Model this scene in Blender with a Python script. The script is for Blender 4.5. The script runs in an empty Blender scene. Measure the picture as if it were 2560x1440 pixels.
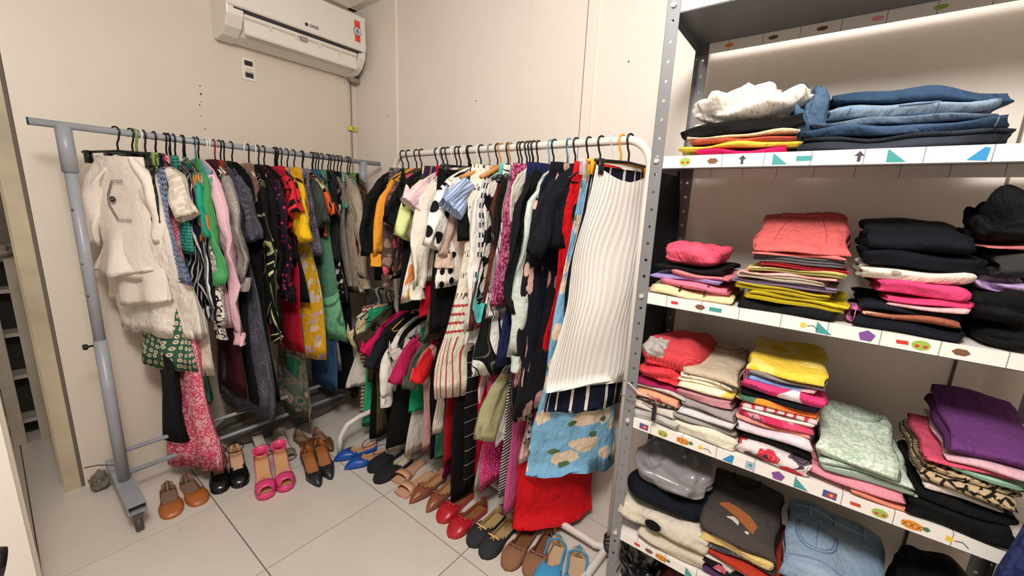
import bpy, math, random
from mathutils import Vector, noise
random.seed(7)
C = bpy.context.scene.collection
S = bpy.context.scene
PI = math.pi

# ------------------------------------------------------------------ camera
FPX, YAW, PITCH, ROLL, H = 1000.0, -0.64748, 0.20389, 0.043735, 1.42
FW = Vector((math.cos(PITCH)*math.sin(YAW), math.cos(PITCH)*math.cos(YAW), -math.sin(PITCH)))
_r = Vector((math.cos(YAW), -math.sin(YAW), 0)); _u = _r.cross(FW)
RT = math.cos(ROLL)*_r + math.sin(ROLL)*_u
UP = -math.sin(ROLL)*_r + math.cos(ROLL)*_u
cd = bpy.data.cameras.new('camera'); cam = bpy.data.objects.new('camera', cd); C.objects.link(cam)
cd.sensor_width = 36; cd.lens = FPX/2560*36; cd.clip_start = 0.02
from mathutils import Matrix
cam.matrix_world = Matrix(((RT.x, UP.x, -FW.x, 0), (RT.y, UP.y, -FW.y, 0), (RT.z, UP.z, -FW.z, H), (0, 0, 0, 1)))
S.camera = cam

# ------------------------------------------------------------------ light
S.view_settings.view_transform = 'Standard'; S.view_settings.look = 'None'
S.view_settings.gamma = 1; S.view_settings.use_curve_mapping = False
S.view_settings.exposure = 0.36
w = bpy.data.worlds.new('world'); S.world = w; w.use_nodes = True
w.node_tree.nodes['Background'].inputs[0].default_value = (0.9, 0.87, 0.84, 1)
w.node_tree.nodes['Background'].inputs[1].default_value = 0.22
def area(name, loc, aim, sx, sy, e, col):
    l = bpy.data.lights.new(name, 'AREA'); l.shape = 'RECTANGLE'; l.size = sx; l.size_y = sy; l.energy = e; l.color = col
    o = bpy.data.objects.new(name, l); C.objects.link(o); o.location = loc
    o.rotation_euler = (Vector(aim)-Vector(loc)).to_track_quat('-Z', 'Y').to_euler(); return o
area('ceiling_light', (-0.4, -0.1, 2.6), (-0.4, -0.1, 0), 1.2, 0.5, 16, (1.0, 0.945, 0.9))
pl = bpy.data.lights.new('lamp_bulb', 'POINT'); pl.energy = 66; pl.shadow_soft_size = 0.16; pl.color = (1.0, 0.945, 0.9)
po = bpy.data.objects.new('lamp_bulb', pl); C.objects.link(po); po.location = (-0.1, -0.02, 2.42)

def ray(px, py): return RT*(px-1280) - UP*(py-720) + FW*FPX
def onX(px, py, X): d = ray(px, py); return d*(X/d.x) + Vector((0, 0, H))
def onY(px, py, Y): d = ray(px, py); return d*(Y/d.y) + Vector((0, 0, H))
def onZ(px, py, z): d = ray(px, py); return d*((z-H)/d.z) + Vector((0, 0, H))
def zat(X, Y, py):
    # height of a point on the vertical line (X, Y) seen at photo row py
    a, b = 0.0, 3.0
    def row(z):
        v = Vector((X, Y, z-H)); return 720 - FPX*v.dot(UP)/v.dot(FW)
    lo, hi = -0.6, 3.0
    for _ in range(40):
        m = (lo+hi)/2
        if row(m) > py: lo = m
        else: hi = m
    return (lo+hi)/2

# ------------------------------------------------------------------ helpers
def lin(c):
    if isinstance(c, str):
        c = c.lstrip('#'); c = [int(c[i:i+2], 16)/255 for i in (0, 2, 4)]
    return tuple([x/12.92 if x <= 0.04045 else ((x+0.055)/1.055)**2.4 for x in c]) + (1,)

class MB:
    def __init__(s): s.v = []; s.f = []; s.uv = {}
    def box(s, c, d, R=None):
        n = len(s.v); 
        for x in (-1, 1):
            for y in (-1, 1):
                for z in (-1, 1):
                    p = Vector((x*d[0]/2, y*d[1]/2, z*d[2]/2))
                    if R is not None: p = R @ p
                    s.v.append(tuple(p+Vector(c)))
        for f in ((0,1,3,2),(4,6,7,5),(0,4,5,1),(2,3,7,6),(0,2,6,4),(1,5,7,3)): s.f.append(tuple(n+i for i in f))
        return s
    def grid(s, rows, closed=False, cap=False):
        n = len(s.v); m = len(rows[0])
        for r in rows: s.v += [tuple(p) for p in r]
        for i in range(len(rows)-1):
            for j in range(m if closed else m-1):
                k = (j+1) % m
                s.f.append((n+i*m+j, n+i*m+k, n+(i+1)*m+k, n+(i+1)*m+j))
        if cap:
            s.f.append(tuple(n+j for j in range(m))[::-1]); s.f.append(tuple(n+(len(rows)-1)*m+j for j in range(m)))
        return s
    def tube(s, pts, r, k=10, cap=True):
        pts = [Vector(p) for p in pts]; rows = []; pn = None
        for i, p in enumerate(pts):
            t = (pts[min(i+1, len(pts)-1)]-pts[max(i-1, 0)]).normalized()
            if pn is None: pn = t.orthogonal().normalized()
            pn = (pn - t*pn.dot(t)).normalized(); b = t.cross(pn)
            rr = r[i] if isinstance(r, (list, tuple)) else r
            rows.append([p+(pn*math.cos(a)+b*math.sin(a))*rr for a in [2*PI*q/k for q in range(k)]])
        return s.grid(rows, True, cap)
    def build(s, name, mat, parent=None, smooth=True, uv=None):
        me = bpy.data.meshes.new(name); me.from_pydata(s.v, [], s.f); me.materials.append(mat)
        if uv:
            l = me.uv_layers.new(name='UVMap')
            for lp in me.loops: l.data[lp.index].uv = uv[lp.vertex_index]
        if smooth: me.shade_smooth()
        me.update()
        o = bpy.data.objects.new(name, me); C.objects.link(o)
        if parent: o.parent = parent
        return o
def tag(o, label, cat, group=None):
    o['label'] = label; o['category'] = cat
    if group: o['group'] = group
    return o
def struct(o): o['kind'] = 'structure'; return o
def empty(name, label, cat, loc=(0,0,0), rz=0, group=None):
    o = bpy.data.objects.new(name, None); C.objects.link(o); o.empty_display_size = 0.05
    o.location = loc; o.rotation_euler = (0, 0, rz); return tag(o, label, cat, group)
def bevel(o, w=0.003, seg=2):
    m = o.modifiers.new('bevel', 'BEVEL'); m.width = w; m.segments = seg; m.limit_method = 'ANGLE'; return o
def txt(body, size, mat, parent, M, name='lettering', ext=0.0004):
    c = bpy.data.curves.new('t', 'FONT'); c.body = body; c.size = size; c.extrude = ext; c.align_x = 'CENTER'; c.align_y = 'CENTER'
    o = bpy.data.objects.new('t', c); C.objects.link(o)
    me = bpy.data.meshes.new_from_object(o.evaluated_get(bpy.context.evaluated_depsgraph_get()))
    bpy.data.objects.remove(o); me.materials.clear(); me.materials.append(mat)
    me.transform(M); q = bpy.data.objects.new(name, me); C.objects.link(q)
    if parent: q.parent = parent
    return q

# ------------------------------------------------------------------ materials
class NT:
    def __init__(s, name):
        s.m = bpy.data.materials.new(name); s.m.use_nodes = True; s.n = s.m.node_tree.nodes; s.l = s.m.node_tree.links
        s.b = s.n['Principled BSDF']
    def node(s, t, **k):
        n = s.n.new('ShaderNode'+t)
        for a, v in k.items():
            if a.startswith('i_'): 
                n.inputs[int(a[2:])].default_value = v
            else: setattr(n, a, v)
        return n
    def link(s, a, b): s.l.new(a, b)
    def math(s, op, a, b=0.0):
        n = s.n.new('ShaderNodeMath'); n.operation = op
        for i, x in enumerate((a, b)):
            if hasattr(x, 'links') or hasattr(x, 'is_linked'): s.l.new(x, n.inputs[i])
            else: n.inputs[i].default_value = x
        return n.outputs[0]
    def mix(s, fac, a, b):
        n = s.n.new('ShaderNodeMix'); n.data_type = 'RGBA'
        for x, i in ((fac, 0), (a, 6), (b, 7)):
            if hasattr(x, 'is_linked'): s.l.new(x, n.inputs[i])
            else: n.inputs[i].default_value = x if i == 0 else lin(x)
        return n.outputs[2]
    def uv(s, sx=1, sy=1, src='UV', rot=0, sz=1):
        t = s.n.new('ShaderNodeTexCoord'); m = s.n.new('ShaderNodeMapping'); m.inputs[3].default_value = (sx, sy, sz)
        m.inputs[2].default_value = (0, 0, rot)
        s.l.new(t.outputs[src], m.inputs[0]); return m.outputs[0]
    def noise(s, vec, scale, detail=2, rough=.5):
        n = s.n.new('ShaderNodeTexNoise'); n.inputs['Scale'].default_value = scale; n.inputs['Detail'].default_value = detail
        n.inputs['Roughness'].default_value = rough
        s.l.new(vec, n.inputs['Vector']); return n
    def vor(s, vec, scale, rnd=1.0, feat='F1', dim='2D'):
        n = s.n.new('ShaderNodeTexVoronoi'); n.feature = feat; n.voronoi_dimensions = dim
        n.inputs['Scale'].default_value = scale; n.inputs['Randomness'].default_value = rnd
        s.l.new(vec, n.inputs['Vector']); return n
    def step(s, x, lo, hi):
        n = s.n.new('ShaderNodeMapRange'); n.inputs[1].default_value = lo; n.inputs[2].default_value = hi
        s.l.new(x, n.inputs[0]); return n.outputs[0]
    def distort(s, vec, scale, amt):
        n = s.noise(vec, scale, 2); a = s.n.new('ShaderNodeVectorMath'); a.operation = 'MULTIPLY_ADD'
        s.l.new(n.outputs['Color'], a.inputs[0]); a.inputs[1].default_value = (amt,)*3; s.l.new(vec, a.inputs[2]); return a.outputs[0]
    def bump(s, h, strength=.3, dist=.004):
        n = s.n.new('ShaderNodeBump'); n.inputs['Strength'].default_value = strength; n.inputs['Distance'].default_value = dist
        s.l.new(h, n.inputs['Height']); s.l.new(n.outputs[0], s.b.inputs['Normal'])
_mc = {}
def simple(name, col, rough=.5, metal=0, coat=0, bump=0, bscale=40, var=0.0, alpha=1, trans=0, vscale=6):
    key = ('s', name, col)
    if key in _mc: return _mc[key]
    t = NT(name); t.b.inputs['Roughness'].default_value = rough; t.b.inputs['Metallic'].default_value = metal
    t.b.inputs['Coat Weight'].default_value = coat; t.b.inputs['Base Color'].default_value = lin(col)
    if trans: t.b.inputs['Transmission Weight'].default_value = trans
    if alpha < 1: t.b.inputs['Alpha'].default_value = alpha
    v = t.uv(src='Object')
    if var:
        n = t.noise(v, vscale, 5, .6); c = lin(col); d = tuple(x*(1-var) for x in c[:3])+(1,)
        m = t.mix(t.step(n.outputs[0], .35, .7), '#000000', '#000000'); mn = m.node
        mn.inputs[6].default_value = d; mn.inputs[7].default_value = c; t.link(m, t.b.inputs['Base Color'])
    if bump: t.bump(t.noise(v, bscale, 3).outputs[0], bump, .003)
    _mc[key] = t.m; return t.m

def fab(kind, *a, rough=.85, sheen=.25, wr=.75, alpha=1):
    """fabric material; colours first, numbers after"""
    key = (kind, a, rough, alpha, wr)
    if key in _mc: return _mc[key]
    def dk(h):
        r = [int(h[i:i+2], 16) for i in (1, 3, 5)]; f = .62 if max(r) < 72 else 1
        return '#%02x%02x%02x' % tuple(int(x*f) for x in r)
    col = [dk(x) for x in a if isinstance(x, str)]; num = [x for x in a if not isinstance(x, str)]
    t = NT('fabric_'+kind); t.b.inputs['Roughness'].default_value = rough
    t.b.inputs['Specular IOR Level'].default_value = .22
    uv = t.uv()
    c = None
    if kind == 'solid':
        n = t.noise(uv, 7, 3); c = t.mix(t.math('MULTIPLY', n.outputs[0], .12), col[0], '#000000')
    elif kind == 'dots':       # base, dot, scale, radius, randomness
        v = t.vor(uv, num[0], num[2] if len(num) > 2 else 0.0)
        c = t.mix(t.step(v.outputs['Distance'], num[1], num[1]-.05), col[0], col[1])
    elif kind == 'rings':      # base, ring, centre, scale
        v = t.vor(uv, num[0], .35); d = v.outputs['Distance']
        c = t.mix(t.step(d, .36, .31), col[0], col[1]); c = t.mix(t.step(d, .15, .11), c, col[2])
    elif kind in ('stripev', 'stripeh', 'stripes'):   # base, line, frequency, duty, rotation
        vec = t.uv(rot=num[2] if len(num) > 2 else 0)
        if kind == 'stripes': vec = t.distort(vec, 9, .05)
        sp = t.node('SeparateXYZ'); t.link(vec, sp.inputs[0]); x = sp.outputs[0 if kind != 'stripeh' else 1]
        f = t.math('FRACT', t.math('MULTIPLY', x, num[0]))
        c = t.mix(t.math('LESS_THAN', f, num[1]), col[0], col[1])
    elif kind == 'zigzag':     # base, line, freq
        sp = t.node('SeparateXYZ'); t.link(uv, sp.inputs[0])
        z = t.math('PINGPONG', t.math('MULTIPLY', sp.outputs[0], num[0]), .5)
        f = t.math('FRACT', t.math('ADD', t.math('MULTIPLY', sp.outputs[1], num[0]), z))
        c = t.mix(t.math('LESS_THAN', f, .5), col[0], col[1])
    elif kind == 'floral':     # base, petals, petals 2, accent, scale, radius, stretch
        st = num[2] if len(num) > 2 else 1
        vec = t.distort(t.uv(1, st), num[0]*2.2, .35/num[0]); v = t.vor(vec, num[0], .9); d = v.outputs['Distance']
        sel = t.node('SeparateColor'); t.link(v.outputs['Color'], sel.inputs[0])
        pc = t.mix(t.math('GREATER_THAN', sel.outputs[0], .5), col[1], col[2])
        r = num[1] if len(num) > 1 else .42
        rr = t.math('ADD', d, t.math('MULTIPLY', t.noise(uv, num[0]*3.5, 1).outputs[0], .22))
        ring = t.math('PINGPONG', t.math('MULTIPLY', rr, 9), .5)
        pc = t.mix(t.math('MULTIPLY', t.step(ring, .12, .0), .55), pc, col[3])
        c = t.mix(t.step(rr, r+.11, r+.07), col[0], pc)
        v2 = t.vor(vec, num[0]*1.9, 1.0); s2 = t.node('SeparateColor'); t.link(v2.outputs['Color'], s2.inputs[0])
        m = t.math('MULTIPLY', t.step(v2.outputs['Distance'], .24, .2), t.math('GREATER_THAN', s2.outputs[1], .78))
        c = t.mix(m, c, col[4] if len(col) > 4 else col[2])
    elif kind == 'micro':      # base, speck, scale, coverage: dense small blossom
        v = t.vor(t.distort(uv, num[0], .3/num[0]), num[0], 1.0); n = t.noise(uv, num[0]*.22, 1)
        d = t.math('ADD', v.outputs['Distance'], t.math('MULTIPLY', t.math('SUBTRACT', n.outputs[0], .5), -1.1))
        c = t.mix(t.step(d, num[1], num[1]-.12), col[0], col[1])
    elif kind == 'leopard':    # base, dark, scale
        v = t.vor(t.distort(uv, num[0]*1.5, .5/num[0]), num[0], 1.0, 'DISTANCE_TO_EDGE')
        n = t.noise(uv, num[0]*1.3, 2)
        m = t.math('MULTIPLY', t.step(v.outputs['Distance'], .2, .12), t.step(n.outputs[0], .42, .5))
        c = t.mix(m, col[0], col[1])
    elif kind == 'lines':      # base, line, scale: swirly paisley outline
        vec = t.distort(uv, num[0], .5/num[0]); v = t.vor(vec, num[0], 1.0)
        r = t.math('PINGPONG', t.math('MULTIPLY', v.outputs['Distance'], 5), .5)
        n = t.noise(uv, num[0]*.6, 2)
        m = t.math('MULTIPLY', t.step(r, .12, .04), t.step(n.outputs[0], .44, .56))
        c = t.mix(m, col[0], col[1]); c = t.mix(t.math('MULTIPLY', n.outputs[0], .25), c, col[1])
    elif kind == 'leaf':       # base, line colour, third, scale
        vec = t.distort(uv, num[0]*.5, .8/num[0]); n = t.noise(vec, num[0]*.35, 1)
        f = t.math('FRACT', t.math('MULTIPLY', n.outputs[0], 16))
        c = t.mix(t.math('LESS_THAN', f, .2), col[0], col[1]); c = t.mix(t.step(n.outputs[0], .56, .58), c, col[2])
    elif kind == 'patches':    # c1 c2 c3, scale
        n = t.noise(uv, num[0], 1); v = n.outputs[0]
        c = t.mix(t.step(v, .49, .5), col[0], col[1]); c = t.mix(t.step(v, .575, .585), c, col[2])
        if len(col) > 3: c = t.mix(t.step(v, .40, .39), c, col[3])
    elif kind == 'check':      # base, line, freq
        sp = t.node('SeparateXYZ'); t.link(uv, sp.inputs[0])
        m = t.math('MAXIMUM', *[t.math('LESS_THAN', t.math('FRACT', t.math('MULTIPLY', sp.outputs[i], num[0])), num[1]) for i in (0, 1)])
        c = t.mix(m, col[0], col[1])
    elif kind == 'denim':
        n = t.noise(t.uv(14, 3), 3, 6, .7); n2 = t.noise(t.uv(1, 1), 6, 2)
        c = t.mix(t.step(n2.outputs[0], .38, .66), col[0], col[1]); c = t.mix(t.math('MULTIPLY', n.outputs[0], .25), c, col[1])
    elif kind == 'bands':      # list of (v, colour) from the bottom up, height span in metres
        span = num[0]; sp = t.node('SeparateXYZ'); t.link(uv, sp.inputs[0])
        f = t.math('FRACT', t.math('MULTIPLY', sp.outputs[0], 32))
        st = t.mix(t.math('LESS_THAN', f, .22), col[0], col[1])
        y = sp.outputs[1]
        lace = t.mix(t.math('LESS_THAN', t.math('FRACT', t.math('MULTIPLY', t.math('ADD', y, t.math('MULTIPLY', t.math('PINGPONG', t.math('MULTIPLY', sp.outputs[0], 60), .5), .012)), 27)), .3), col[0], col[1])
        c = t.mix(t.math('GREATER_THAN', y, num[0]), st, lace)
        tx = t.math('MULTIPLY', t.math('LESS_THAN', t.math('FRACT', t.math('MULTIPLY', y, 11)), .3), t.math('GREATER_THAN', t.noise(t.uv(2.6, .6), 45, 0).outputs[0], .56))
        up = t.mix(tx, col[2], '#55504a')
        c = t.mix(t.math('GREATER_THAN', y, num[1]), c, up)
    elif kind == 'crochet':
        v = t.vor(t.uv(), 45, .15, 'DISTANCE_TO_EDGE'); n = t.noise(uv, 25, 2)
        c = t.mix(n.outputs[0], col[0], col[1])
        t.link(t.step(v.outputs['Distance'], .30, .24), t.b.inputs['Alpha'])
        t.bump(v.outputs['Distance'], .8, .006)
    elif kind == 'eyelet':
        v = t.vor(uv, 55, .5); c = t.mix(t.step(v.outputs['Distance'], .17, .12), col[0], col[1])
    elif kind == 'rib':
        sp = t.node('SeparateXYZ'); t.link(t.uv(rot=num[1] if len(num) > 1 else 0), sp.inputs[0])
        f = t.math('PINGPONG', t.math('MULTIPLY', sp.outputs[0], num[0]), .5)
        c = t.mix(t.step(f, .0, .2), col[1], col[0]); t.bump(t.math('ADD', f, t.noise(t.uv(20, 8), 1.0, 4).outputs[0]), .7, num[2] if len(num) > 2 else .006)
    t.link(c, t.b.inputs['Base Color'])
    if kind not in ('crochet', 'rib'):
        n = t.noise(t.uv(22, 7), 1.0, 5, .6); n3 = t.noise(t.uv(src='Object'), 11, 3, .55); t.bump(t.math('ADD', n.outputs[0], n3.outputs[0]), wr, .024)
    if alpha < 1: t.b.inputs['Alpha'].default_value = alpha
    _mc[key] = t.m; return t.m
def solid(c, **k): return fab('solid', c, **k)

BLACKP = simple('black_plastic', '#17171a', .35)
WHITEP = simple('white_plastic', '#e9e4dc', .35)
HC = {'black': BLACKP, 'white': WHITEP, 'green': simple('green_plastic', '#7f9a4d', .4), 'red': simple('red_plastic', '#9a2630', .4),
      'blue': simple('blue_plastic', '#7fb2cf', .4), 'orange': simple('orange_plastic', '#f0a51c', .4), 'grey': simple('grey_plastic', '#7e8084', .4),
      'wooden': simple('wood_plain', '#c98f4a', .5, var=.25), 'clear': simple('clear_plastic', '#e8eef2', .12, alpha=.35)}

# ------------------------------------------------------------------ room
XA, YB, ZC = -2.62, 1.63, 2.64
def wallmat(name, c1, c2, streak=0):
    t = NT(name); v = t.uv(src='Object'); n = t.noise(v, 1.3, 5, .6); c = t.mix(t.step(n.outputs[0], .35, .7), c1, c2)
    s = t.noise(t.uv(60, 60, 'Object', sz=2.0), 1.0, 6, .7)      # faint vertical grime streaks
    c = t.mix(t.math('MULTIPLY', t.step(s.outputs[0], .55, .8), .10+streak), c, '#8a7a68')
    t.link(c, t.b.inputs['Base Color']); t.b.inputs['Roughness'].default_value = .45
    t.bump(t.noise(v, 160, 2).outputs[0], .12, .002); return t.m
WA = wallmat('painted_panel_wall', '#e1d8cb', '#dbd1c3'); WB = wallmat('painted_panel_wall_lit', '#efe8e0', '#eae2d8')  # same wall finish; back wall copy lightened for the stronger light it gets
GR = simple('seam_dark', '#6f675c', .8)
CR = simple('cream_trim', '#ded3bd', .5, var=.15)
def wall(name, c, d, m): return struct(MB().box(c, d).build(name, m, smooth=False))
# wall B: three panels joined by battens, wall A one
wb = wall('wall_back', (0.2, YB+.05, ZC/2), (5.7, .1, ZC), WB)
for x in (-2.17,): MB().box((x, YB-.003, ZC/2), (.012, .006, ZC)).build('batten', simple('batten_white', '#f5efe4', .5), wb, False)
for x in (-.875, .385):
    MB().box((x, YB-.004, ZC/2), (.045, .008, ZC)).build('batten', WB, wb, False)
    MB().box((x-.026, YB-.0015, ZC/2), (.005, .003, ZC)).build('seam', GR, wb, False)
for i, (px, py) in enumerate([(1191, 252), (969, 289), (1572, 154)]):
    p = onY(px, py, YB); MB().tube([(p.x, YB, p.z), (p.x, YB-.002, p.z)], .003, 8).build('nail_hole', simple('nail_dark', '#3a342e', .8), wb)
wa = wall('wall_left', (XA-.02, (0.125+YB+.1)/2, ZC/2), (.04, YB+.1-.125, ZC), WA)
m = MB()
for (px, py, s) in [(500,215,.004),(502,235,.006),(503,255,.003),(501,290,.003),(513,323,.004),(499,262,.004)]:
    p = onX(px, py, XA); m.box((XA+.0008, p.y, p.z), (.0016, s, s*1.6))
m.build('chipped_paint', simple('nail_dark', '#3a342e', .8), wa, False)
# floor slab under separate tiles
TILE = .5295; ox, oy = -1.427*H, .339*H
struct(MB().box((-.6, .1, -.03), (7, 5.6, .02)).build('floor', simple('grout', '#8c8175', .9, var=.3), smooth=False))
fl = bpy.data.objects['floor']
def tilemat():
    t = NT('ceramic_tile'); v = t.uv(src='Object'); n = t.noise(v, 3, 5, .65); c = t.mix(t.step(n.outputs[0], .3, .75), '#dcd6ce', '#d2cbc2')
    n2 = t.noise(v, 38, 2); c = t.mix(t.step(n2.outputs[0], .73, .78), c, '#9b9084'); t.link(c, t.b.inputs['Base Color'])
    t.b.inputs['Roughness'].default_value = .28; t.bump(n.outputs[0], .05, .002); return t.m
TM = tilemat(); tme = None
for i in range(-5, 8):
    for j in range(-6, 4):
        x0, y0 = ox+i*TILE, oy+j*TILE
        if x0 > 2.5 or x0+TILE < -4 or y0 > 1.7 or y0+TILE < -2.4: continue
        if tme is None:
            o = bevel(MB().box((0, 0, -.01), (TILE-.0045, TILE-.0045, .02)).build('tile', TM, fl, False), .0012, 1); tme = o.data
        else:
            o = bpy.data.objects.new('tile', tme); C.objects.link(o); o.parent = fl
        o.location = (x0+TILE/2, y0+TILE/2, 0)
CEIL = simple('ceiling_white', '#cfc8bc', .7)
struct(MB().box((-.6, -.2, ZC+.02), (7.4, 5.2, .04)).build('ceiling', CEIL, smooth=False))
struct(MB().box((.2, YB-.025, ZC-.025), (5.6, .05, .05)).build('trim_back', WB, smooth=False))
struct(MB().box((XA+.025, .85, ZC-.025), (.05, 1.6, .05)).build('trim_left', WA, smooth=False))
wall('wall_right', (2.4, -.4, ZC/2), (.1, 4.4, ZC), WA); wall('wall_front', (-.6, -2.5, ZC/2), (6.2, .1, ZC), WA)
# doorway left of wall A: jamb post, dim space behind, near door jamb
j = struct(MB().box((XA-.04, .086, ZC/2), (.06, .052, ZC)).box((XA-.075, .07, ZC/2), (.05, .03, ZC)).build('door_jamb', simple('cream_trim_worn', '#cfc2a6', .5, var=.35, vscale=3), smooth=False))
struct(MB().box((XA-.03, .118, ZC/2), (.03, .012, ZC)).build('trim_gap', GR, smooth=False))
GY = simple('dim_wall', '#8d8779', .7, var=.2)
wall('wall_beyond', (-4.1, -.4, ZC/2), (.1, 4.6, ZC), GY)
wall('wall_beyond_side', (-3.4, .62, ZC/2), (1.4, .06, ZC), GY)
struct(MB().box((-2.98, .2, .22), (.62, .04, .44)).build('trim_plinth', simple('dirty_board', '#8d8272', .7, var=.4), smooth=False))
ny_ = onX(62, 1260, -1.91).y
nj = struct(MB().box((-1.98, ny_-.06, 1.0), (.14, .1, 2.0)).build('door_jamb_near', simple('white_gloss_paint', '#f4eee6', .35), smooth=False))
struct(MB().box((-1.99, ny_-.005, 1.0), (.12, .01, 2.0)).build('jamb_shaded_side', simple('jamb_shade_grey', '#c9c0b2', .5), smooth=False))  # thin slab on the white jamb, its shaded side put in as grey
# ------------------------------------------------------------------ air conditioner
ACW = simple('ac_white', '#ece8e0', .3); ACD = simple('ac_dark', '#2c2a2c', .5)
ac = empty('air_conditioner', 'white split air conditioner mounted high on the left wall', 'air conditioner', (XA, .84, 2.22))
def prof(pts, y0, y1, nm, mat, cap=True):
    m = MB(); m.grid([[(x, y0, z) for x, z in pts], [(x, y1, z) for x, z in pts]], True, cap); return m.build(nm, mat, ac, False)
LW = .745
b = prof([(0, .28), (.17, .285), (.195, .27), (.2, .24), (.205, .085), (.195, .075), (.16, .072), (.15, .02), (.115, -.02), (.03, -.035), (0, -.02)], .075, LW-.045, 'body', ACW)
for y0, y1 in ((0, .075), (LW-.045, LW)):
    bevel(prof([(0, .28), (.17, .285), (.195, .27), (.2, .24), (.205, .085), (.2, .05), (.165, .0), (.115, -.03), (.03, -.04), (0, -.025)], y0, y1, 'end_cover', ACW), .006)
bevel(prof([(.2, .28), (.212, .275), (.216, .09), (.207, .082)], .004, LW-.004, 'front_panel', ACW), .003)
prof([(.16, .074), (.2065, .0815), (.2065, .076), (.16, .06)], .03, LW-.03, 'air_slot', ACD)
fl2 = prof([(.172, .052), (.178, .05), (.186, -.012), (.178, -.022), (.172, -.012)], .08, LW-.05, 'louver_flap', ACW); bevel(fl2, .003)
prof([(.172, .068), (.19, .072), (.186, .058), (.172, .052)], .08, LW-.05, 'inner_louver', ACW)
for q in (.2, .33, .46, .58): MB().box((.186, q, .045), (.012, .006, .02)).build('louver_clip', ACW, ac, False)
MB().box((.188, .37, .048), (.02, .035, .02)).build('louver_bracket', simple('ac_grey', '#a49c92', .5), ac, False)
Mx = Matrix(((0, 0, 1, .2145), (1, 0, 0, 0), (0, 1, 0, 0), (0, 0, 0, 1)))
def onfront(y, z, x=.2147): return Matrix(((0, 0, 1, x), (1, 0, 0, y), (0, 1, 0, z), (0, 0, 0, 1)))
INK = simple('ink_dark', '#33303a', .5)
txt('GREE', .022, INK, ac, onfront(.418, .118, .2165), ext=.0008); MB().tube([(.2145, .376, .118), (.2172, .376, .118)], .009, 16).build('logo_disc', INK, ac)
RD = simple('sticker_red', '#e0503c', .5); BLU = simple('sticker_blue', '#27346a', .5)
MB().box((.2145, .685, .185), (.0015, .036, .115)).build('sticker', RD, ac, False)
MB().tube([(.2145, .685, .185), (.2160, .685, .185)], .027, 6).build('badge_rim', BLU, ac, False)
MB().tube([(.2145, .685, .185), (.2165, .685, .185)], .0235, 6).build('badge', WHITEP, ac, False)
txt('6', .045, BLU, ac, onfront(.685, .185, .2168), ext=.0008)
MB().grid([[(.2148, .15, .255), (.2148, .19, .25)], [(.2148, .178, .19), (.2148, .18, .19)]]).build('sticker', RD, ac, False)
MB().tube([(.05, LW-.03, -.02), (.05, LW-.01, -.045), (.05, LW+.03, -.05), (.03, LW+.05, -.02)], .02, 12).build('pipe_stub', simple('pipe_grey', '#9b948a', .6), ac)
# cable with tag
cb = onX(875, 180, XA+.008)
cab = tag(MB().tube([(XA+.006, cb.y, 2.2), (XA+.006, cb.y+.002, 2.0), (XA+.006, cb.y-.003, 1.8), (XA+.006, cb.y-.002, 1.55), (XA+.006, cb.y, 1.2)], .0045, 8).build('cable', simple('cable_grey', '#8f8579', .6)),
    'thin grey cable running down the left wall from the air conditioner', 'cable')
p = onX(885, 322, XA+.02)
tg = tag(MB().box((p.x, p.y-.004, p.z), (.0015, .05, .028)).box((p.x, p.y-.036, p.z), (.012, .008, .03)).build('cable_tag', simple('tag_yellow', '#e3dc5a', .5), smooth=False), 'small yellow printed tag clipped on the grey cable', 'tag')
mm = MB()
for k in range(3): mm.box((p.x+.0012, p.y, p.z+.007-.007*k), (.0006, .03, .0022))
mm.build('printed_lines', INK, tg, False)
# socket
p = onX(621, 174, XA)
so = empty('wall_socket', 'uncovered white wall socket with black gaps, under the air conditioner', 'socket', (XA, p.y, p.z))
bevel(MB().box((.003, 0, 0), (.006, .062, .112)).build('frame', WHITEP, so, False), .002)
for dz in (.03, -.03): bevel(MB().box((.006, .0, dz), (.008, .04, .024)).build('blank_slot', BLACKP, so, False), .002)
bevel(MB().box((.008, 0, 0), (.01, .042, .026)).build('outlet', WHITEP, so, False), .002)
for dy in (-.009, 0, .009): MB().tube([(.0128, dy, -abs(dy)*.3), (.0136, dy, -abs(dy)*.3)], .0022, 8).build('pin_hole', BLACKP, so)

# ------------------------------------------------------------------ crate beyond the doorway
PW = simple('painted_wood', '#c2b9aa', .6, var=.25, bump=.2)
cr = empty('wooden_rack', 'white painted slatted wooden rack standing beyond the doorway', 'rack', (-3.36, 0, 0))
for y in (-.2, -.045, .055): bevel(MB().box((.02, y, .52), (.02, .05, 1.04)).build('slat', PW, cr, False), .003)
for z in (.12, .38, .62, .86): MB().box((-.06, -.07, z), (.12, .32, .02)).build('cross_board', PW, cr, False)
MB().box((-.14, -.07, .5), (.02, .34, 1.0)).build('shade_sheet', simple('slat_shade', '#2b2826', .9), cr, False)  # dark sheet added behind the slats, colour stands for shade in the gaps
lump_later = (-3.34, -.07, 1.06)
kn = onZ(-5, 1405, .75)
tag(MB().tube([onX(-30, 1420, -1.45), onX(10, 1410, -1.45)], [.045, .038], 20).build('door_knob', BLACKP), 'black rounded knob cut off at the bottom left corner', 'knob')

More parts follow.
